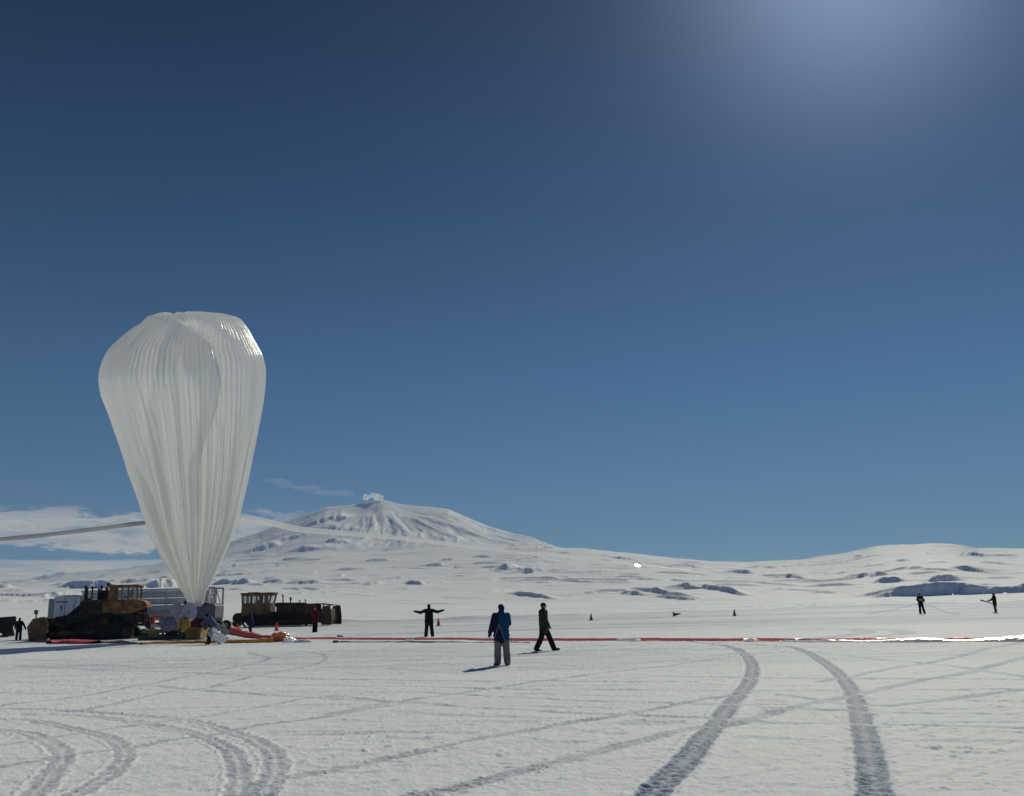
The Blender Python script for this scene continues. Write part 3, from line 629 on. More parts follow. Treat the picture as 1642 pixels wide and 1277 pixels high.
    for lg in (legL, legR):
        a = Vector(lg[2]); fd = Vector(lg[3]) if len(lg) > 3 else Vector((0, 1, 0)); fd = fd.normalized(); bt = MB()
        c = a-Vector((0, 0, .03)); limb(bt, [a+Vector((0, 0, .08)), c, ], [.062, .058]); limb(bt, [c-fd*.03-Vector((0, 0, .005)), c+fd*.10-Vector((0, 0, .012)), c+fd*.19-Vector((0, 0, .02))], [.055, .050, .040])
        bo = bt.build('boot', K['boot'], root); remesh(bo, .011, 2)
    hh = MB(); hh.ball(hd(0, -.008, .052), (.090, .108, .082), 20)
    if hood: hh.ball(hd(0, -.04, .0), (.094, .085, .115), 18)
    else: hh.cyl(hd(0, -.008, .018), hd(0, -.008, .05), .103, .101, 24)
    ht = hh.build('hood' if hood else 'hat', K[hat], root, smooth=True); remesh(ht, .010, 2)
    if not hood:
        hb = MB(); hb.ball(hd(0, -.03, -.005), (.079, .072, .075), 16); hr = hb.build('hair', K['hair'], root); remesh(hr, .010, 1)
    for s_, e_, w_, sd in arms:
        g = MB(); d = (w_-e_).normalized(); limb(g, [w_-d*.03, w_+d*.02], [.046, .036]); hand(g, w_, d, (.4*sd, .6, -.2), e=.004, thumb=sd)
        gl = g.build('glove', K[glove], root); remesh(gl, .0075, 1)
    return root
def scl(foot, head_py, px):                  # standing height from the picture
    return P(px, head_py, foot.y).z-foot.z
# jacket with royal blue back, navy side and sleeve, pale piping
bjm = cloth('blue and navy parka', (.010, .060, .135), .15); n = bjm.node_tree.nodes; l = bjm.node_tree.links
tcn = n.new('ShaderNodeTexCoord'); sx = n.new('ShaderNodeSeparateXYZ'); l.new(tcn.outputs['Object'], sx.inputs[0])
def mm(op, a, b_=None):
    q = n.new('ShaderNodeMath'); q.operation = op
    for i, v_ in enumerate((a, b_)):
        if v_ is None: continue
        if isinstance(v_, (int, float)): q.inputs[i].default_value = v_
        else: l.new(v_, q.inputs[i])
    return q.outputs[0]
x_, z_ = sx.outputs['X'], sx.outputs['Z']
sleeve = mm('LESS_THAN', x_, mm('SUBTRACT', -.085, mm('MULTIPLY', mm('MAXIMUM', mm('SUBTRACT', 1.20, z_), 0), .28)))
tri = mm('MULTIPLY', mm('LESS_THAN', mm('ABSOLUTE', mm('ADD', x_, .075)), mm('MULTIPLY', mm('SUBTRACT', 1.16, z_), .36)), mm('LESS_THAN', z_, 1.16))
trio = mm('MULTIPLY', mm('LESS_THAN', mm('ABSOLUTE', mm('ADD', x_, .075)), mm('ADD', mm('MULTIPLY', mm('SUBTRACT', 1.16, z_), .36), .013)), mm('LESS_THAN', z_, 1.19))
m1 = n.new('ShaderNodeMix'); m1.data_type = 'RGBA'; l.new(mm('MAXIMUM', sleeve, 0), m1.inputs['Factor'])
pb = n['Principled BSDF']; src = pb.inputs['Base Color'].links[0].from_socket
l.new(src, m1.inputs['A']); m1.inputs['B'].default_value = (.012, .014, .04, 1)
m2 = n.new('ShaderNodeMix'); m2.data_type = 'RGBA'; l.new(trio, m2.inputs['Factor']); l.new(m1.outputs['Result'], m2.inputs['A']); m2.inputs['B'].default_value = (.30, .30, .36, 1)
m3 = n.new('ShaderNodeMix'); m3.data_type = 'RGBA'; l.new(tri, m3.inputs['Factor']); l.new(m2.outputs['Result'], m3.inputs['A']); m3.inputs['B'].default_value = (.012, .014, .045, 1)
l.new(m3.outputs['Result'], pb.inputs['Base Color'])
f = G(805, 1068); person(f, scl(f, 968, 805)*1.0, R(4), 'person in a blue and navy parka, grey trousers and blue hat, seen from behind', None, 'grey', 'bluehat', jm=bjm, hood=True, turn=R(25),
   armL=((-.262, -.02, 1.18), (-.335, .02, .95)), armR=((.235, .12, 1.20), (.14, .30, 1.25)), legL=((-.10, 0, .93), (-.115, .0, .50), (-.125, -.0, .09), (-.45, 1, 0)), legR=((.10, 0, .93), (.135, .0, .50), (.16, -.0, .09), (.35, 1, 0)), long=.02)
f = G(873, 1045); person(f, scl(f, 966, 870), R(-90), 'person in dark olive jacket and maroon hat walking to the right', 'olive', 'black', 'maroon',
   armL=((-.24, .03, 1.16), (-.25, .12, .93)), armR=((.25, .05, 1.17), (.25, .17, .95)), legL=((-.10, .0, .93), (-.11, .20, .52), (-.10, .36, .10), (0, 1, .12)), legR=((.10, 0, .93), (.11, -.10, .50), (.12, -.30, .11), (.1, 1, -.25)), long=.04)
f = G(688, 1022); person(f, scl(f, 968.5, 690), R(2), 'person all in black standing with both arms held out wide', 'black', 'black', 'black', hood=True,
   armL=((-.47, .02, 1.32), (-.70, .05, 1.38)), armR=((.47, .02, 1.33), (.70, .05, 1.40)), legL=((-.10, 0, .93), (-.13, .0, .50), (-.17, -.0, .09)), legR=((.10, 0, .93), (.14, .0, .50), (.19, -.0, .09)))
f = G(1478, 984.5); pr_ = person(f, scl(f, 951, 1476), R(185), 'person in black with a pale band round the jacket, holding the slack tube', 'black', 'black', 'black',
   armL=((-.30, .05, 1.18), (-.22, .25, 1.05)), armR=((.30, .05, 1.18), (.22, .25, 1.05)), legL=((-.10, 0, .93), (-.17, .02, .50), (-.26, 0, .09)), legR=((.10, 0, .93), (.11, .02, .50), (.12, -.0, .09)))
bd_ = MB(); bd_.cyl((0, 0, 1.12), (0, 0, 1.27), .255, .255, 28); q = bd_.build('jacket_band', cloth('pale grey cloth', (.42, .45, .45)), pr_, smooth=True); q.scale = (1, .78, 1); q.location = (0, 0, 0); remesh(q, .012, 2)
f = G(1597, 983); person(f, scl(f, 951, 1597), R(70), 'person in black coat and khaki trousers at far right, hands holding a bundle', 'black', 'khaki', 'black', hood=True,
   armL=((-.22, .22, 1.16), (-.12, .45, 1.12)), armR=((.22, .22, 1.16), (.12, .45, 1.12)), long=.08)
f = G(29, 1027); person(f, scl(f, 990.5, 29), R(10), 'person all in dark clothes at the far left beside the signpost', 'black', 'dark', 'black', hood=True,
   armL=((-.28, .0, 1.17), (-.33, .05, .98)), armR=((.33, .0, 1.20), (.46, .02, .95)), legL=((-.10, 0, .93), (-.13, .0, .50), (-.14, 0, .09)), legR=((.10, 0, .93), (.13, .0, .50), (.14, -.0, .09)))
f = G(505, 1014.5); person(f, scl(f, 973, 505), R(160), 'person in dark red parka and black trousers standing before the far bulldozer', 'red', 'black', 'maroon', hood=True,
   armL=((-.25, .03, 1.16), (-.24, .12, .93)), armR=((.25, .03, 1.16), (.24, .12, .93)), legL=((-.09, 0, .93), (-.09, .0, .50), (-.09, 0, .09)), legR=((.09, 0, .93), (.09, .0, .50), (.10, -.0, .09)))
f = G(402, 1018); person(f, scl(f, 981, 398), R(65), 'person in navy clothes beside the orange cone behind the red sleeve', 'navy', 'navy', 'navy', hood=True, lean=R(14),
   armL=((-.22, .3, 1.12), (-.14, .5, 1.0)), armR=((.22, .3, 1.12), (.14, .5, 1.0)), legL=((-.09, 0, .93), (-.09, .05, .50), (-.09, -.12, .09)), legR=((.09, 0, .93), (.09, .10, .50), (.10, .12, .09)))
# crouched handler dragging plastic sheet, and the handler at the spool
f = G(343, 1034); h_ = 1.80
person(f, h_, R(80), 'person in slate blue jacket bent forward dragging crumpled clear plastic sheet', 'slate', 'brown', 'black', hood=True, lean=R(42),
   armL=((-.20, .62, 1.10), (-.12, .52, .88)), armR=((.20, .62, 1.10), (.12, .52, .88)), legL=((-.10, 0, .93), (-.12, .24, .58), (-.12, .22, .12), (0, 1, 0)), legR=((.10, 0, .93), (.12, .0, .50), (.12, -.38, .13), (0, 1, -.4)))
sp_base = G(300, 1018); DSP = 58.5
ft = P(296, 994, DSP+1.6); ft.z = ft.z
person(ft, P(296, 957.5, ft.y).z-ft.z, R(-70), 'person in black leaning over the pale plastic on the launch deck', 'black', 'black', 'black', hood=True, lean=R(12),
   armL=((-.2, .28, 1.15), (-.1, .5, 1.1)), armR=((.2, .28, 1.15), (.1, .5, 1.1)))
# ------------------------------------------------------------------ track loop shared by the bulldozers
def track_loop(b, path, w, y0):
    """shoes laid along a closed x,z path"""
    pts = [Vector((x, 0, z)) for x, z in path]; pts.append(pts[0]); d = 0; step = .205; out_ = []
    for i in range(len(pts)-1):
        p, q = pts[i], pts[i+1]; L_ = (q-p).length
        while d < L_:
            t = d/L_; c = p.lerp(q, t); out_.append((c, (q-p).normalized())); d += step
        d -= L_
    for c, t in out_:
        ang = -math.atan2(t.z, t.x); nrm = Vector((-t.z, 0, t.x))
        b.box((c.x, y0, c.z), (.19, w, .035), 0, ang); k = c-nrm*-.035
        b.box((k.x, y0, k.z), (.03, w*.98, .06), 0, ang)
def hullpath(circles, n=10):
    """outer belt round circles given clockwise from the top left as (x, z, r)"""
    P_ = []
    for x, z, r in circles:
        for k in range(28): a = 2*math.pi*k/28; P_.append((x+r*math.cos(a), z+r*math.sin(a)))
    P_ = sorted(set(P_)); 
    def half(ps):
        o = []
        for p in ps:
            while len(o) > 1 and (o[-1][0]-o[-2][0])*(p[1]-o[-2][1])-(o[-1][1]-o[-2][1])*(p[0]-o[-2][0]) <= 0: o.pop()
            o.append(p)
        return o
    a = half(P_); c = half(P_[::-1]); return (a[:-1]+c[:-1])[::-1]
def wheel_with(b, x, z, r, y0, w, spokes=0, teeth=0):
    b.cyl((x, y0-w/2, z), (x, y0+w/2, z), r, n=28); b.cyl((x, y0-w/2-.05, z), (x, y0+w/2+.05, z), r*.35, n=16)
    for k in range(teeth):
        a = 2*math.pi*k/teeth; b.box((x+math.cos(a)*r, y0, z+math.sin(a)*r), (.09, w, .09), 0, -a)
# near bulldozer, elevated sprocket, blade to the left
S = 65.0/F; fb = G(150, 1025.5); dz = empty('bulldozer', fb, R(11)); tag(dz, 'big yellow bulldozer with its blade at the left, parked before the white trailer', 'bulldozer')
X = lambda p: (p-150)*S*1.03; Z = lambda p: (1025.5-p)*S
HW = 1.15                                                             # half gauge
for sd in (-1, 1):
    y0 = sd*HW
    t = empty('track', (0, 0, 0)); t.parent = dz
    b = MB(); track_loop(b, hullpath([(X(112), .42, .38), (X(203), .42, .38), (X(170), 1.28, .40)]), .56, y0); b.build('track_shoes', M_['track'], t)
    b = MB(); wheel_with(b, X(112), .42, .33, y0, .3); b.build('idler', M_['rust'], t, smooth=False)
    b = MB(); wheel_with(b, X(203), .42, .33, y0, .3); b.build('idler', M_['rust'], t)
    b = MB(); wheel_with(b, X(170), 1.28, .33, y0, .26, teeth=22); b.cyl((X(170), y0-.36, 1.28), (X(170), y0+.3, 1.28), .2, n=20); b.build('sprocket', M_['rust'], t)
    for k in range(7): b = MB(); wheel_with(b, X(122)+k*(X(193)-X(122))/6, .25, .15, y0, .3); b.build('roller', M_['steel'], t)
    b = MB(); b.prism([(X(114), .10), (X(201), .10), (X(196), .62), (X(160), .72), (X(118), .62)], y0-.13, y0+.13); b.box((X(150), y0-.2*1, .62), (1.3, .1, .12)); b.build('roller_frame', M_['steel'], t, bevel=.02)
    b = MB(); b.beam((X(160), y0+sd*.40, .55), (X(92), y0+sd*.40, .42), .22, .30); b.build('push_arm', M_['rust'], dz, bevel=.02)
b = MB(); b.prism([(X(118), .55), (X(203), .55), (X(200), 1.0), (X(172), 1.4), (X(140), 1.1)], -1.02, 1.02); b.build('belly_plate', M_['steel'], dz, bevel=.02)
b = MB(); b.prism([(X(118), .7), (X(205), .7), (X(212), 1.0), (X(210), 1.7), (X(133), 1.75), (X(120), 1.3)], -.80, .80); b.box((X(160), 0, .95), (2.6, 1.7, .5)); b.build('chassis', M_['steel'], dz, bevel=.03)
b = MB(); b.prism([(X(131), Z(985)), (X(131), Z(967)), (X(134), Z(964.5)), (X(176), Z(963.5)), (X(176), Z(984))], -.62, .62)
b.box((X(141), 0, Z(963)), (.3, .5, .12)); b.build('hood', M_['rust'], dz, bevel=.04)
b = MB()
for k in range(9): b.box((X(145)+k*.1, -.625, Z(974)), (.035, .02, .42))
b.box((X(150), -.62, Z(974)), (1.1, .012, .5)); b.build('side_grille', M_['steel'], dz); MB().box((X(131)-.03, 0, Z(975)), (.06, 1.1, .7)).build('grille', M_['steel'], dz, bevel=.01)
b = MB(); b.cyl((X(136), -.25, Z(966)), (X(136), -.25, Z(945)), .12, n=18); b.cyl((X(136), -.25, Z(945.5)), (X(136), -.25, Z(944)), .145, n=18); b.cyl((X(135), -.25, Z(944)), (X(133.5), -.25, Z(941.8)), .07); b.build('exhaust_stack', M_['steel'], dz, bevel=.01)
b = MB(); b.cyl((X(142), .25, Z(966)), (X(142), .25, Z(946)), .05); b.ball((X(142), .25, Z(944.5)), (.13, .13, .10)); b.build('air_cleaner', M_['steel'], dz, smooth=False)
b = MB(); b.cyl((X(154.5), -.3, Z(967)), (X(154.5), -.3, Z(946.5)), .075); b.cyl((X(158.5), -.35, Z(967)), (X(158.5), -.35, Z(944.5)), .06); b.ball((X(158.5), -.35, Z(944)), .10); b.cyl((X(163), .3, Z(967)), (X(163), .3, Z(945)), .09); b.box((X(160), 0, Z(960)), (.6, .35, .9)); b.build('lift_posts', M_['steel'], dz, bevel=.01)
# cab with pillars, roof and panes
cb = empty('cab', (0, 0, 0)); cb.parent = dz
c0, c1, ct, cbm, cm_ = X(173), X(213), Z(946), Z(968), Z(964.5)
b = MB(); b.prism([(c0-.1, cbm-.3), (c1+.1, cbm-.3), (c1+.02, cm_), (c0+.02, cm_)], -.78, .78)
for x in (c0, X(184), X(200), c1):
    for y in (-.74, .74): b.beam((x, y, cm_), (x+(.04 if x < 0 else -.02), y, ct), .11 if x not in (X(184), c0) else .16, .09)
b.box(((c0+X(184))/2, -.745, (cm_+ct)/2), (X(184)-c0, .05, ct-cm_)); b.build('cab_body', M_['yellow'], cb, bevel=.015)
b = MB(); b.box(((c0+c1)/2-.02, 0, Z(943.8)), (c1-c0+.30, 1.85, .17)); b.box((c0-.05, 0, Z(941.5)), (.2, 1.2, .1)); b.build('roof', M_['yellow'], cb, bevel=.04)
b = MB(); b.box((X(168.5), -.55, Z(940)), (.22, .2, .14), 0, R(-20)); b.build('work_light', M_['black'], cb, bevel=.02); MB().box((c1+.2, -.6, Z(946)), (.14, .2, .14)).build('work_light', M_['black'], cb, bevel=.02)
for y in (-.72, .72):
    b = MB(); b.box(((X(184)+c1)/2, y, (cm_+ct)/2), (c1-X(184), .015, ct-cm_)); b.build('window_pane', M_['glass'], cb)
b = MB(); b.box((X(197), -.1, Z(962)), (.5, .5, .12)); b.box((X(202), -.1, Z(957)), (.14, .46, .5)); b.build('seat', M_['black'], cb, bevel=.03)
b = MB(); b.prism([(X(163), Z(985)), (X(163), Z(969)), (X(175), Z(966)), (X(221), Z(966.5)), (X(227), Z(970)), (X(229), Z(976)), (X(228), Z(979)), (X(205), Z(987)), (X(178), Z(987))], -.92, .92); b.build('rear_body', M_['yellow'], dz, bevel=.06)
b = MB(); b.box((X(222), 0, Z(982)), (.62, 1.7, .36)); b.build('counterweight', M_['black'], dz, bevel=.04)
b = MB()
for y in (-.55, .55):
    b.prism([(X(206), Z(1000)), (X(208), Z(988)), (X(222), Z(987)), (X(233), Z(995)), (X(236), Z(1009)), (X(228), Z(1010)), (X(222), Z(1002))], y-.08, y+.08)
b.cyl((X(214), -.75, Z(990)), (X(230), -.75, Z(1000)), .09); b.cyl((X(214), .75, Z(990)), (X(230), .75, Z(1000)), .09); b.box((X(232), 0, Z(1008)), (.26, 1.5, .28)); b.box((X(224), -.8, Z(989)), (.5, .1, .06)); b.box((X(228), -.8, Z(993)), (.5, .1, .06))
b.beam((X(233), 0, Z(1006)), (X(229), 0, Z(1022)), .12, .2); b.build('ripper', M_['rust'], dz, bevel=.015)
bl_o = empty('blade', (0, 0, 0)); bl_o.parent = dz
b = MB(); pr2 = []
for k in range(9):
    a = k/8; pr2.append((X(78)-.30*math.cos((a-.5)*2.4)+.12, .03+a*1.42))
b.prism([(x-.0, z) for x, z in pr2]+[(x+.16, z) for x, z in pr2[::-1]], -1.95, 1.95); b.build('mouldboard', M_['rust'], bl_o)
for sd in (-1, 1):
    b = MB(); b.prism([(X(70), .02), (X(93), .02), (X(95), 1.2), (X(89), 1.58), (X(73), 1.46), (X(66), .95)], sd*1.96-.03, sd*1.96+.03); b.build('end_plate', M_['yellow2'] if sd < 0 else M_['rust'], bl_o, bevel=.008)
b = MB(); b.box((X(84), 0, 1.5), (.35, 3.3, .12)); b.box((X(90), 0, .9), (.2, 3.2, .3)); b.build('stiffener', M_['rust'], bl_o, bevel=.02)
b = MB()
for sd in (-.55, .55): b.cyl((X(92), sd, .7), (X(130), sd, 2.2), .085); b.cyl((X(112), sd, 1.5), (X(133), sd, 2.32), .12)
b.beam((X(95), -1.45, 1.25), (X(118), -1.3, .8), .14); b.beam((X(95), 1.45, 1.25), (X(118), 1.3, .8), .14)
b.prism([(X(97), .5), (X(97), 1.55), (X(128), 1.75), (X(132), 1.0), (X(120), .6)], -.75, .75); b.build('lift_cylinders', M_['steel'], dz, bevel=.01)
# far bulldozer, oval tracks, blade to the right
S2 = 95.0/F; fb = G(460, 1004.8); d2 = empty('bulldozer', fb, R(-4)); tag(d2, 'old brown yellow bulldozer with tall boxy cab, blade raised at the right, behind the cones', 'bulldozer')
X = lambda p: (p-460)*S2; Z = lambda p: (1004.8-p)*S2
for sd in (-1, 1):
    y0 = sd*1.05; t = empty('track', (0, 0, 0)); t.parent = d2
    b = MB(); track_loop(b, hullpath([(X(402), .52, .48), (X(412), .62, .56), (X(492), .52, .48)]), .56, y0); b.build('track_shoes', M_['track'], t)
    b = MB(); wheel_with(b, X(407), .60, .46, y0, .26, teeth=24); b.build('sprocket', M_['steel'], t)
    b = MB(); wheel_with(b, X(492), .52, .40, y0, .26); b.build('idler', M_['steel'], t)
    for k in range(6): b = MB(); wheel_with(b, X(423)+k*(X(478)-X(423))/5, .27, .16, y0, .3); b.build('roller', M_['steel'], t)
    b = MB(); b.prism([(X(410), .10), (X(490), .10), (X(486), .62), (X(440), .78), (X(416), .66)], y0-.13, y0+.13); b.build('roller_frame', M_['steel'], t, bevel=.02)
    b = MB(); b.beam((X(440), y0+sd*.42, .52), (X(527), y0+sd*.42, .45), .22, .30); b.build('push_arm', M_['rust'], d2, bevel=.02)
b = MB(); b.prism([(X(384), .55), (X(500), .5), (X(502), 1.2), (X(494), 1.46), (X(390), 1.5), (X(382), 1.2)], -.78, .78); b.build('chassis', M_['steel'], d2, bevel=.03)
b = MB(); b.cyl((X(382), -.6, Z(990)), (X(382), .6, Z(990)), .50, n=24); b.cyl((X(379), -.5, Z(998)), (X(379), .5, Z(998)), .36, n=20); b.box((X(377), 0, Z(999)), (.5, .5, .3)); b.build('winch', M_['steel'], d2, bevel=.02)
b = MB(); b.prism([(X(389), Z(987)), (X(390), Z(967.5)), (X(436), Z(967.5)), (X(436.5), Z(987))], -.85, .85); b.build('rear_body', M_['yellow2'], d2, bevel=.04)
cb = empty('cab', (0, 0, 0)); cb.parent = d2
zb, zt = Z(968), Z(954)
b = MB(); 
for y in (-.78, .78):
    for xa, xb, w in ((391, 390, 3), (405, 405, 3.2), (421, 421, 6.2), (434, 437.5, 2.6)): b.prism([(X(xa-w/2), zb), (X(xa+w/2), zb), (X(xb+w/2), zt), (X(xb-w/2), zt)], y-.05, y+.05)
    b.box((X(413), y, zt-.04), (X(436)-X(390), .09, .16))
for y in (-.3, .3): b.beam((X(391), y, zb), (X(390), y, zt), .08)
b.build('cab_body', M_['yellow2'], cb, bevel=.01)
b = MB(); b.box((X(413.8), 0, Z(952.4)), (X(440.2)-X(387.5), 1.9, .16)); b.box((X(405), 0, Z(950.8)), (1.0, 1.0, .08)); b.build('roof', M_['yellow2'], cb, bevel=.03)
for y in (-.77, .77):
    b = MB(); b.box((X(413), y, (zb+zt)/2), (X(434)-X(391), .015, zt-zb)); b.build('window_pane', M_['glass'], cb)
b = MB(); b.box((X(412), 0, Z(966)), (.5, .5, .4)); b.build('seat', M_['black'], cb, bevel=.03)
b = MB(); b.prism([(X(444.5), Z(986)), (X(444.5), Z(974)), (X(442), Z(973)), (X(442), Z(968)), (X(448), Z(967.3)), (X(489.5), Z(968.3)), (X(490), Z(986))], -.55, .55)
b.box((X(475), -.56, Z(972)), (.5, .12, .5)); b.build('hood', M_['rust'], d2, bevel=.03)
b = MB(); b.tube([(X(453.5), -.2, Z(968)), (X(453.5), -.2, Z(958)), (X(453), -.2, Z(956)), (X(451.5), -.2, Z(955))], .075); b.build('exhaust_stack', M_['steel'], d2, smooth=True)
b = MB(); b.cyl((X(464), .2, Z(968)), (X(464), .2, Z(963)), .06); b.ball((X(464), .2, Z(961.8)), (.12, .12, .17)); b.build('air_cleaner', M_['steel'], d2)
b = MB(); b.cyl((X(480), 0, Z(969)), (X(480), 0, Z(964.5)), .05); b.cyl((X(480), 0, Z(965.5)), (X(480), 0, Z(964.2)), .08); b.build('radiator_cap', M_['steel'], d2); b = MB(); b.cyl((X(489), 0, Z(969)), (X(489), 0, Z(964.5)), .04); b.ball((X(489), 0, Z(964.4)), .08); b.build('radiator_cap', M_['steel'], d2)
bl_o = empty('blade', (0, 0, 0)); bl_o.parent = d2
b = MB(); pr2 = [(X(531)+.26*math.cos((k/8-.5)*2.2)-.1, .12+k/8*1.5) for k in range(9)]
b.prism([(x, z) for x, z in pr2]+[(x-.12, z) for x, z in pr2[::-1]], -1.95, 1.95); b.build('mouldboard', M_['rust'], bl_o)
for sd in (-1, 1):
    b = MB(); b.prism([(X(524), .10), (X(540.5), .08), (X(540.2), Z(990)), (X(538), Z(973.6)), (X(526), Z(974.8)), (X(524), Z(981))], sd*1.97-.03, sd*1.97+.03); b.build('end_plate', M_['rust'], bl_o, bevel=.008)
b = MB(); b.prism([(X(492), .5), (X(492), Z(970.5)), (X(510), Z(970)), (X(510.5), Z(982)), (X(526), Z(982)), (X(526), .4)], -1.15, -1.02)
b.prism([(X(492), .5), (X(492), Z(970.5)), (X(510), Z(970)), (X(510.5), Z(982)), (X(526), Z(982)), (X(526), .4)], 1.02, 1.15)
for y in (-1.08, 1.08): b.beam((X(510), y, Z(970.6)), (X(514), y, Z(970.2)), .08); b.beam((X(514), y, Z(970.4)), (X(539), y, Z(974)), .08); b.beam((X(515), y, Z(970.6)), (X(511), y, Z(981)), .09)
b.box((X(500), 0, Z(985)), (.2, 2.0, 1.5)); b.build('blade_frame', M_['rust'], d2, bevel=.01)
# ------------------------------------------------------------------ gas trailer behind the near bulldozer
S3 = 72.0/F; fb = G(215, 1016); fb = P(215, 1010, 72.0); fb.z = zg(72); tr3 = empty('trailer', fb, R(0)); tag(tr3, 'long white gas tube trailer with ribbed side standing behind the near bulldozer', 'trailer')
X = lambda p: (p-215)*S3; Z = lambda p: CAMH+(987.5-p)*S3-fb.z
for k, (a, c) in enumerate(((948.5, 953.5), (954, 960), (961, 970.5), (971.5, 983), (984, 991))):
    zc = (Z(a)+Z(c))/2; hh2 = (Z(a)-Z(c))/2
    for y in (-1.0, -.2, .6): MB().cyl((X(142), y, zc), (X(333), y, zc), hh2*.97, n=20).build('gas_tube', M_['whitedull'], tr3, smooth=False)
b = MB(); b.box((X(238), -1.25, Z(947.8)), (X(336)-X(140), .10, .10)); b.box((X(238), 1.05, Z(947.8)), (X(336)-X(140), .10, .10)); b.box((X(238), -.1, Z(992.5)), (X(336)-X(140), 2.4, .16)); b.box((X(238), -1.30, Z(983.6)), (X(336)-X(140), .06, .06))
for p in (143, 186, 229, 273, 333):
    b.box((X(p), -1.26, (Z(947.5)+Z(993))/2), (.10, .09, Z(947.5)-Z(993)))
b.build('frame', M_['whitedull'], tr3, bevel=.01)
b = MB(); b.box((X(98), -.2, (Z(958)+Z(1000))/2), (X(104)-X(90), 2.2, Z(958)-Z(1000))); b.build('generator', M_['grey'], tr3, bevel=.03)
b = MB(); b.box((X(121), -.25, (Z(955)+Z(986))/2), (X(142)-X(101.5), 2.3, Z(955)-Z(986))); b.build('cabinet', M_['white'], tr3, bevel=.03)
b = MB(); b.box((X(121), -.25, Z(990)), (X(142)-X(101.5), 2.25, .32)); b.box((X(121), -.25, Z(953.8)), (X(136)-X(104), 2.0, .06)); b.build('cabinet_skirt', mat('pink grey panel', (.38, .34, .36), .6), tr3, bevel=.01)
b = MB(); yy = -1.415
for k, w_ in enumerate((.09, .07, .09, .05, .09, .08, .07, .09)): b.box((X(102.5)+.10+k*.108, yy, Z(963.3)), (w_*.8, .012, .11 if k % 3 else .13))
b.prism([(X(110), Z(971.5)), (X(113.5), Z(967.5)), (X(113.5), Z(977)), (X(112.3), Z(976)), (X(112.3), Z(973))], yy-.006, yy+.006); b.build('markings', mat('dark lettering', (.05, .06, .08), .6), tr3)
b = MB()
for p in (117.5, 133): b.box((X(p), yy+.0, (Z(957)+Z(985))/2), (.03, .02, Z(957)-Z(985)))
b.box((X(131), yy, Z(970)), (.05, .03, .3)); b.build('cabinet_door', M_['grey'], tr3)
b = MB()
for y in (-1.15, .9):
    b.box((X(334.5), y, (Z(946.5)+Z(993))/2), (.12, .10, Z(946.5)-Z(993))); b.box((X(346), y, (Z(946.5)+Z(993))/2), (.13, .10, Z(946.5)-Z(993)))
    b.box((X(340), y, Z(947)), (X(346.5)-X(334), .10, .12)); b.beam((X(335), y, Z(949)), (X(342), y, Z(969)), .07)
b.box((X(340), -.1, Z(971)), (.6, 2.0, .1)); b.build('end_rack', M_['grey'], tr3, bevel=.008)
for p in (300, 312): 
    for y in (-.95, .8): MB().cyl((X(p), y-.15, .5), (X(p), y+.15, .5), .5, n=26).build('wheel', M_['rubber'], tr3, bevel=.02)
for p in (112, 160, 200): 
    for y in (-.8, .7): MB().box((X(p), y, (Z(1000)+.1)/2), (.16, .16, Z(1000)+.1)).build('landing_leg', M_['rust'], tr3)
MB().box((X(210), -.9, Z(1000)), (X(330)-X(90), .12, .2)).build('side_rail', M_['rust'], tr3)
# ------------------------------------------------------------------ launch deck and the spool the balloon is held by
S4 = 58.5/F; fb = G(285, 1025.5); dk = empty('launch_deck', fb, R(3)); tag(dk, 'low flat launch trailer with green and ochre deck under the balloon', 'trailer')
X = lambda p: (p-285)*S4; Z = lambda p: (1025.5-p)*S4
b = MB(); b.box((X(266), .1, Z(1011.5)), (X(306)-X(244), 2.3, .22)); b.box((X(254), -1.06, Z(1017)), (.7, .1, .3)); b.box((X(281), -1.06, Z(1010.5)), (1.2, .08, .16)); b.build('deck', M_['olive'], dk, bevel=.02)
b = MB(); b.box((X(316), .1, Z(1015)), (X(327)-X(303), 2.3, .7)); b.box((X(300), -1.0, Z(1003)), (.5, .3, .5)); b.box((X(310), 1.0, Z(1004)), (.9, .3, .4)); b.build('side_bin', M_['ochre'], dk, bevel=.03)
b = MB(); b.box((X(265), .1, Z(1021)), (X(302)-X(230), 2.2, .30)); b.build('chassis', mat('dark green grey steel', (.075, .085, .075), .7, var=.4), dk, bevel=.02)
b = MB(); b.box((X(283), -1.08, Z(1016)), (.75, .05, .35)); b.build('recess_shade', M_['black'], dk)  # flat black panel stands in for the shade of a hollow
for p, y in ((236, -.75), (236, 1.1)):
    b = MB(); b.cyl((X(p), y-.16, .36), (X(p), y+.16, .36), .36, n=26); w_ = b.build('wheel', M_['rubber'], dk, bevel=.03); b = MB(); b.cyl((X(p), y-.17, .36), (X(p), y+.17, .36), .18, n=18); b.build('rim', M_['steel'], w_)
S5 = 60.5/F; fb = P(333, 1012, 60.8); fb.z = zg(61); sv = empty('spool_cart', fb, R(0)); tag(sv, 'grey violet covered spool box on wheels holding the neck of the balloon', 'cart')
X = lambda p: (p-333)*S5; Z = lambda p: CAMH+(985.6-p)*S5-fb.z
b = MB(); b.prism([(X(316), Z(992)), (X(314.5), Z(972.5)), (X(317), Z(969.5)), (X(349), Z(970)), (X(350.5), Z(973)), (X(350.5), Z(992))], -.95, .9); b.build('box_cover', M_['plum'], sv, bevel=.06)
b = MB(); b.box((X(332), 0, Z(996)), (1.4, 1.7, .4)); b.box((X(338), 0, Z(1003)), (1.5, .3, .18)); b.build('undercarriage', M_['steel'], sv, bevel=.02)
b = MB(); b.prism([(X(308), Z(1004)), (X(308), Z(994)), (X(326), Z(991)), (X(328), Z(1004))], -1.05, -.9); b.build('side_cloth', cloth('dark maroon canvas', (.10, .02, .03)), sv, bevel=.01)
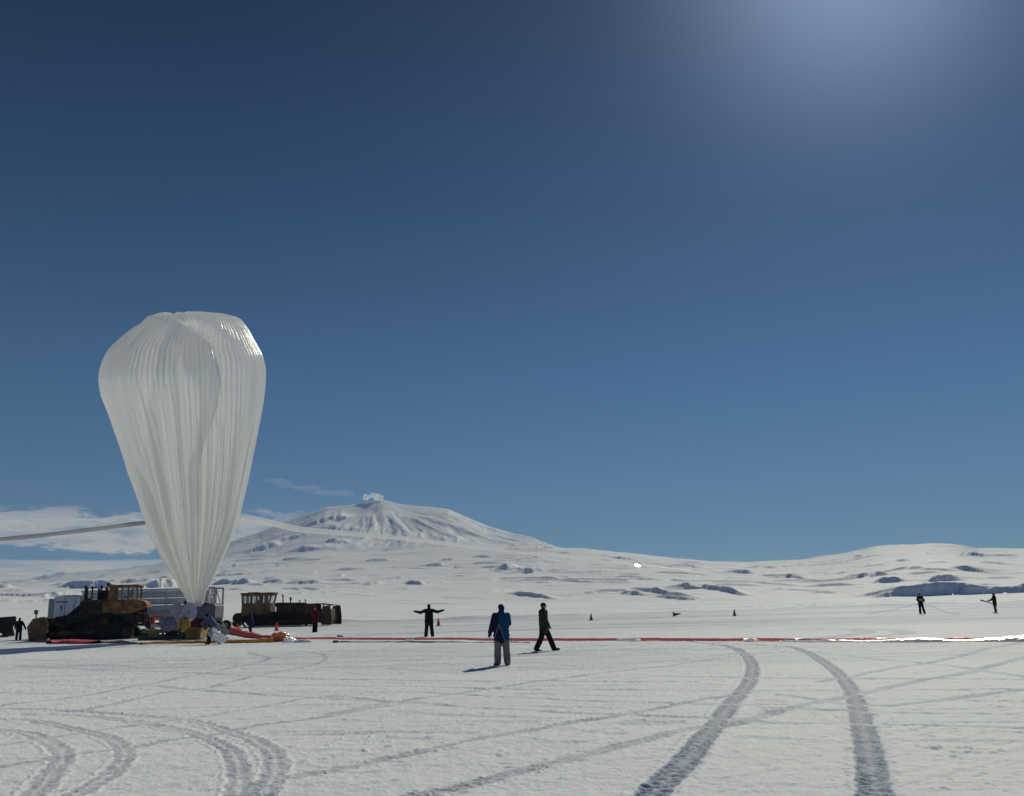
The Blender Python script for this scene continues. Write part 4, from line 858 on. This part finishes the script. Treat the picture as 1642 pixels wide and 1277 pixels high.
for y in (-.8, .8):
    b = MB(); b.cyl((X(356), y-.14, Z(1002.3)), (X(356), y+.14, Z(1002.3)), .30, n=26); w_ = b.build('wheel', M_['rubber'], sv, bevel=.03); b = MB(); b.cyl((X(356), y-.15, Z(1002.3)), (X(356), y+.15, Z(1002.3)), .15, n=18); b.build('rim', M_['grey'], w_)
b = MB(); b.beam((X(345), 0, Z(1002)), (X(356), 0, Z(1002)), .12)
q = P(375, 999.5, 94)-fb; b.beam((X(356), 0, Z(1001)), (q.x, q.y, q.z+.1), .11); b.build('drawbar', M_['steel'], sv)
b = MB(); b.ball((X(319), -.1, Z(967.5)), (.62, .6, .12), 20); b.cyl((X(319), -.1, Z(971)), (X(319), -.1, Z(965)), .40, .30, n=20); b.build('neck_clamp', M_['steel'], sv)
def blob(name, c, r, m, seed, amp, label, cat, vox=.05, group=None):
    b = MB(); rg2 = random.Random(seed)
    for k in range(14): b.ball(Vector(c)+Vector((rg2.uniform(-.6, .6)*r[0], rg2.uniform(-.6, .6)*r[1], rg2.uniform(-.5, .6)*r[2])), (r[0]*.5, r[1]*.5, r[2]*.5), 10)
    o = b.build(name, m); remesh(o, vox, 1); me = o.data; co = np.empty(len(me.vertices)*3, np.float32); me.vertices.foreach_get('co', co); co = co.reshape(-1, 3); nm = np.empty(co.size, np.float32); me.vertices.foreach_get('normal', nm); nm = nm.reshape(-1, 3)
    d = (1-2*np.abs(fbm(co[:, 0]*3.1+co[:, 1]*2+seed, co[:, 2]*3.3-co[:, 1]*1.7, seed, 4, .6)))*amp
    co = co+nm*d[:, None]; me.vertices.foreach_set('co', co.astype(np.float32).ravel())
    me.polygons.foreach_set('use_smooth', [False]*len(me.polygons)); me.update(); return tag(o, label, cat, group)
PF = film('pale plastic', (.62, .62, .66), tr=.08, trans=.35, gloss=.08, rough=.35)
blob('plastic_bundle', P(282, 985, 58.0), (.36, .3, .62), film('pinkish plastic', (.55, .50, .52), tr=.05, trans=.3, gloss=.05), 3, .05, 'pale pinkish bundle of plastic standing on the launch deck', 'plastic')
blob('plastic_bundle', P(270, 1001, 57.8), (.55, .3, .42), film('violet grey plastic', (.30, .29, .38), tr=.05, trans=.3, gloss=.05), 5, .05, 'violet grey heap of plastic at the front of the launch deck', 'plastic')
blob('canvas_bundle', P(297, 1000, 57.6), (.32, .25, .36), M_['ochre'], 8, .04, 'ochre canvas bundle at the foot of the pale round disc', 'canvas')
b = MB(); b.cyl((0, -.05, 0), (0, .05, 0), .50, n=40); b.cyl((0, -.16, 0), (0, .16, 0), .08); dc = b.build('spool_disc', film('milky disc', (.42, .43, .52), tr=.1, trans=.4, gloss=.1), bevel=.01, smooth=False); dc.location = P(303, 982, 57.9); dc.rotation_euler = (0, 0, R(38)); dc.scale = (.95, 1, 1.15); tag(dc, 'pale blue grey round disc standing below the neck of the balloon', 'disc')
# plastic sheet dragged by the bent handler
g0 = G(345, 1034)
nu, nv = 70, 50; U, V = np.meshgrid(np.linspace(0, 1, nu), np.linspace(0, 1, nv))
def sheet(name, top, bot, w0, w1_, m, seed, label, cat, amp=.10, sag=.1):
    top, bot = Vector(top), Vector(bot); ax = (bot-top); side = Vector((ax.y*.0+1, 0, .35)).normalized() if abs(ax.x) < 3 else Vector((0, 0, 1)); side = Vector((.75, -.2, .62)).normalized()
    fold = fbm(U*2, V*9+seed, seed, 4, .6)*amp + .09*np.sin(V*24+fbm(U*3, V*3, seed+2, 2)*4)*amp*6
    wd2 = w0+(w1_-w0)*U
    X_ = top.x+ax.x*U+side.x*(V-.5)*wd2; Y_ = top.y+ax.y*U+side.y*(V-.5)*wd2-fold; Z_ = top.z+ax.z*U+side.z*(V-.5)*wd2-sag*np.sin(U*math.pi)
    o = grid_mesh(name, X_.T, Y_.T, np.maximum(Z_.T, .16)); md = o.modifiers.new('t', 'SOLIDIFY'); md.thickness = .004; o.data.materials.append(m); return tag(o, label, cat)
DQ = G(343, 1034).y
sheet('plastic_sheet', P(337, 1010, DQ-.35), P(361, 1029.5, DQ-.5), .50, .62, film('silver plastic', (.85, .86, .87), tr=.04, trans=.6, gloss=.35, rough=.25, bump=.02, bscale=5), 13, 'silvery crumpled plastic sheet trailing behind the bent person in slate blue', 'plastic sheet', .12, .05)
sheet('plastic_sheet', P(352, 1003, 57.4), P(362, 1020, 57.4), .5, .6, film('dull plastic', (.40, .42, .43), tr=.1, trans=.4, gloss=.1), 23, 'dull grey plastic sheet hanging just behind the silvery one', 'plastic sheet', .08, .0)
# ------------------------------------------------------------------ balloon train and fabric lying on the snow
def lying(name, pix, half, hgt, m, label, cat, seed, dens=6, cr=.35, parent=None, zoff=0.0, push=0.0):
    g = spline([G(*p) for p in pix], .12); n_ = len(g); A = []; ns = 22
    hv = half if callable(half) else (lambda t: half)
    s_ = np.linspace(0, 1, n_); q_ = np.linspace(-math.pi*.5-.6, math.pi*.5+.6, ns)
    C = np.array([[p.x, p.y, p.z] for p in g]); T_ = np.gradient(C, axis=0); T_ /= np.linalg.norm(T_, axis=1)[:, None]; Nn = np.stack([-T_[:, 1], T_[:, 0]], 1)
    cum = np.concatenate([[0], np.cumsum(np.linalg.norm(np.diff(C, axis=0), axis=1))])
    hw_ = np.array([hv(t) for t in s_])*(1+cr*fbm(cum*.35+seed, cum*0, seed, 3)); hg = (hgt if not callable(hgt) else np.array([hgt(t) for t in s_]))*(1+cr*fbm(cum*.6+seed, cum*0+3, seed+1, 4, .6))
    off_ = fbm(cum*.12+seed, cum*0+7, seed+2, 2)*push
    CU, Q = np.meshgrid(cum, q_, indexing='ij'); cre = (1-2*np.abs(fbm(CU*dens*.5, Q*1.3+seed, seed+5, 4, .65)))*.16
    lat = (np.sin(Q)*(1+cre)*hw_[:, None])+off_[:, None]; zz2 = np.maximum((np.cos(Q)*(1+cre*1.6))*hg[:, None]*.5+hg[:, None]*.4, -.02)+zoff
    o = grid_mesh(name, C[:, 0:1]+Nn[:, 0:1]*lat, C[:, 1:2]+Nn[:, 1:2]*lat, C[:, 2:3]+zz2)
    o.data.materials.append(m); o.data.polygons.foreach_set('use_smooth', [dens < 5]*len(o.data.polygons)); o.data.flip_normals() if o.data.polygons[len(o.data.polygons)//2].normal.z < 0 else None
    if parent: o.parent = parent; return o
    return tag(o, label, cat)
RS = film('rose red sleeve film', (.86, .34, .35), tr=.02, trans=.55, gloss=.14, rough=.35)
CLR = film('crinkled clear film', (.92, .91, .88), tr=.10, trans=.75, gloss=.50, rough=.36)
lying('train_sleeve', [(432,1025.6),(480,1025.6),(560,1026.3),(640,1026.8),(720,1026.5),(800,1028),(900,1028),(1000,1027.5),(1100,1028),(1200,1028),(1300,1029),(1400,1029),(1500,1029),(1642,1027.5),(1760,1026),(1900,1023)], lambda t: .09+.03*t, .12, RS, 'long thin rose red sleeve lying across the snow to the right edge', 'sleeve', 3, dens=8, push=.05)
lying('clear_film', [(1255,1029.6),(1330,1030),(1420,1030),(1500,1029.5),(1580,1028.6),(1642,1028),(1760,1026.6),(1900,1023.6)], lambda t: .06+.50*t, lambda t: .05+.15*t, CLR, 'long glittering strip of crinkled clear film along the right end of the red sleeve', 'film', 9, dens=14, cr=.8, push=.06)
for px, w_, lb in ((1203,10,'lone small glittering scrap of clear film left of the long film strip'),(1262,12,'glittering scrap of clear film right at the start of the long film strip'),(1290,14,'second glittering scrap of clear film on the red sleeve'),(1345,12,'third glittering scrap of clear film on the red sleeve'),(1377,8,'fourth glittering scrap of clear film on the red sleeve'),(1420,14,'fifth glittering scrap of clear film on the red sleeve, below the banded person')):
    lying('clear_film', [(px-w_,1028.8),(px,1028.6),(px+w_,1028.8)], .13, .10, CLR, lb, 'film', px, dens=14, cr=.8)
lying('clear_film', [(990,1028.4),(1008,1028.2),(1024,1028.4)], .13, .10, CLR, 'short glittering scrap of clear film on the middle of the red sleeve', 'film', 12, dens=14, cr=.8)
lying('clear_film', [(650,1028),(664,1027.6)], .11, .07, CLR, 'tiny glittering scrap of clear film left of the person with arms out', 'film', 14, dens=14, cr=.8)
lying('dark_strap', [(545,1030.4),(600,1030.6),(700,1031),(850,1031.5)], .04, .05, M_['black'], 'thin dark strap lying in front of the red sleeve', 'strap', 17, cr=.9)
lying('fabric_sleeve', [(360,1014),(380,1018),(405,1023),(436,1026)], lambda t: .42-.27*t, lambda t: .50-.28*t, M_['red'], 'wide red fabric sleeve running from the cart to the orange bundle', 'sleeve', 21, dens=3)
lying('fabric_strip', [(226,1034),(250,1033),(300,1032),(345,1032),(400,1031.4),(440,1030.5)], lambda t: .20+.12*t, lambda t: .12+.12*t, M_['orange'], 'long orange fabric strip lying in front of the launch deck', 'fabric', 25, dens=3)
lying('fabric_strip', [(79,1033.5),(100,1032.4),(125,1032),(155,1033)], lambda t: .30+.25*math.sin(t*3.1), .22, M_['red'], 'red fabric lying in front of the near bulldozer blade', 'fabric', 29, dens=3)
lying('fabric_strip', [(138,1031.6),(165,1032),(190,1032),(228,1034)], lambda t: .32-.22*t, lambda t: .20-.1*t, M_['tan'], 'tan canvas lying in front of the near bulldozer tracks', 'canvas', 33, dens=3)
gq = G(448, 1029.5)
blob('parachute_bundle', gq+Vector((0, 0, .22)), (.52, .4, .30), mat('glossy orange red film', (.72, .13, .05), .22, spec=.7, var=.3, vscale=3, bump=.03, bscale=5, col2=(.6, .25, .04)), 41, .06, 'shiny orange red bundle where the sleeves meet', 'bundle', .045)
gq = G(466, 1030.5); blob('film_heap', gq+Vector((0, 0, .10)), (.35, .3, .16), CLR, 44, .06, 'small sparkling heap of clear film right of the orange bundle', 'film', .04)
gq = G(487, 1030.5); blob('snow_heap', gq+Vector((0, 0, .02)), (.50, .4, .10), ground.data.materials[0], 47, .05, 'small low heap of snow right of the sparkling film', 'snow', .05)
for (px, py, w_, lb) in ((546,1022,.20,'small dark object on the snow behind the red sleeve'),(539,1031,.18,'small dark object on the snow at the left end of the dark strap'),(62,1024,.18,'dark lump lying beside the foot of the signpost')):
    g = G(px, py); blob('debris', g+Vector((0, 0, .04)), (w_, .12, .07), M_['black'], px, .02, lb, 'debris', .03)
# ------------------------------------------------------------------ cones, barrier, signpost, dark equipment at the left edge
def cone(name, foot, h, m, label, group, rot=(0, 0, 0)):
    b = MB(); b.cyl((0, 0, .03), (0, 0, h), .17*h/.7, .035*h/.7, 24); b.cyl((0, 0, h*.55), (0, 0, h*.56), .095*h/.7, .093*h/.7, 24); c = b.build('cone_body', m, smooth=False)
    r = empty(name, foot); r.rotation_euler = rot; c.parent = r; b = MB(); b.box((0, 0, .018), (.42*h/.7, .42*h/.7, .036)); b.build('base', m, r, bevel=.01); tag(r, label, 'traffic cone', group); return r
GC = 'orange traffic cones round the launch area'; GD = 'cones along the edge of the field'
for px, py, top, lb in ((380.5,1013.5,1000,'orange cone nearest the spool cart, in front of the far bulldozer winch'),(443.5,1012,998,'orange cone in front of the middle of the far bulldozer tracks'),(703,1004,991,'orange cone right behind the person with arms out')):
    f = G(px, py); cone('traffic_cone', f, max(.6, scl(f, top, px)), M_['cone'], lb, GC)
for px, py, top, lb in ((948,995,983.5,'dull upright cone at the field edge, right of the walking person'),(1178,988,977,'dull upright cone at the field edge, right of the fallen cone')):
    f = G(px, py); cone('traffic_cone', f, max(.6, scl(f, top, px)), M_['dkcone'], lb, GD)
f = G(1080, 988.5)+Vector((0, 0, .18)); cone('traffic_cone', f, .8, M_['dkcone'], 'cone lying on its side at the field edge', GD, (0, R(84), R(8)))
fb = P(253, 1005, 62.5); fb.z = zg(62.5); bar = empty('barrier', fb, R(0)); tag(bar, 'small red barrier with two posts behind the launch deck', 'barrier'); s6 = 62.5/F; zb = lambda p: CAMH+(987-p)*s6-fb.z
for p in (246.5, 261.5):
    b = MB(); b.box(((p-253)*s6, 0, zb(985.8)/2), (.13, .12, zb(985.8))); b.build('post', M_['cone'], bar, bevel=.015)
b = MB(); b.box((.0, -.02, zb(988.5)), (.75, .05, .14)); b.build('rail', M_['cone'], bar, bevel=.01); b = MB(); b.box((.15, -.06, zb(1003)), (.9, .08, .18), 0, R(6)); b.build('foot_board', M_['whitedull'], bar, bevel=.01)
f = G(55, 1026); sg = empty('signpost', f, R(6)); tag(sg, 'thin wooden signpost with small dark square board at the left', 'sign'); hs_ = scl(f, 978.5, 55)
b = MB(); b.box((0, 0, hs_/2-.1), (.075, .075, hs_-.2)); b.build('post', mat('grey wood', (.12, .11, .09), .8, var=.3, vscale=12), sg, bevel=.006); b = MB(); b.box((-.01, -.05, hs_-.15), (.26, .02, .30)); b.build('sign_board', mat('dark grey board', (.10, .105, .12), .6), sg, bevel=.004)
f = G(8, 1021.5); eq = empty('equipment_box', f, R(30)); tag(eq, 'black boxy machine cut off by the left edge of the photo', 'machine'); s7 = f.y/F; z7 = lambda p: (1021.5-p)*s7; x7 = lambda p: (p-8)*s7
b = MB(); b.prism([(x7(-46), z7(994)), (x7(19.5), z7(990.3)), (x7(21), z7(993)), (x7(21), z7(1001)), (x7(17.5), z7(1007)), (x7(3), z7(1016)), (x7(-46), z7(1006))], -.7, .7); b.build('housing', M_['black'], eq, bevel=.02)
b = MB(); b.prism([(x7(4), z7(1020.5)), (x7(3), z7(1010)), (x7(17), z7(1006)), (x7(21), z7(1019.5)), (x7(20), z7(1020.5))], -.65, .65); b.build('skirt', M_['rubber'], eq, bevel=.02)
b = MB(); b.beam((x7(-40), -.3, z7(1010)), (x7(-40), -.3, 0), .2); b.beam((x7(-20), -.5, .05), (x7(12), -.5, .04), .07); b.beam((x7(-5), -.5, .3), (x7(4), -.5, .05), .07); b.build('drawbar', M_['steel'], eq)
# lines running from the hands of the person with the banded jacket
for q_, lb in (([(1473,968.5,80.3),(1460,971,80.2),(1440,976,80),(1415,981,79.5),(1390,984.5,79)], 'slack pale line drooping left from the person with the banded jacket'), ([(1482,970,80.3),(1492,972,80),(1505,977,79.6),(1518,982.5,79),(1540,984.5,78.5)], 'slack line drooping right from the person with the banded jacket')):
    pp = [P(*v) for v in q_]; pp = [Vector((p.x, p.y, max(p.z, zg(p.y)+.04))) for p in pp]; o = MB().tube(spline(pp, .3), .013, 8).build('tether_line', mat('grey line', (.36, .37, .36), .6), smooth=True); tag(o, lb, 'line', 'lines by the far right handlers')
pp = [P(1593,970,86),P(1585,966,86),P(1572,962.5,86.2)]; o = MB().tube(spline(pp, .1), lambda i: .05+.006*i, 8, .6).build('cloth_bundle', K['khaki'], smooth=True); tag(o, 'pale bundle held out in the hands of the person at far right', 'bundle')
# ------------------------------------------------------------------ the thin blue air between here and the mountain
hz = bmesh.new(); bmesh.ops.create_cube(hz, size=1)
me = bpy.data.meshes.new('haze'); hz.to_mesh(me); hz.free(); haze = bpy.data.objects.new('haze', me); COL.objects.link(haze)
haze.scale = (34000, 26000, 1700); haze.location = (0, 7000, 1700/2-6); haze['kind'] = 'stuff'
hm = bpy.data.materials.new('thin haze'); hm.use_nodes = True; n = hm.node_tree.nodes; n.remove(n['Principled BSDF'])
v = n.new('ShaderNodeVolumePrincipled'); v.inputs['Color'].default_value = (.45, .70, 1, 1); v.inputs['Density'].default_value = 4e-5; v.inputs['Anisotropy'].default_value = 0.0
hm.node_tree.links.new(v.outputs[0], n['Material Output'].inputs['Volume']); me.materials.append(hm)
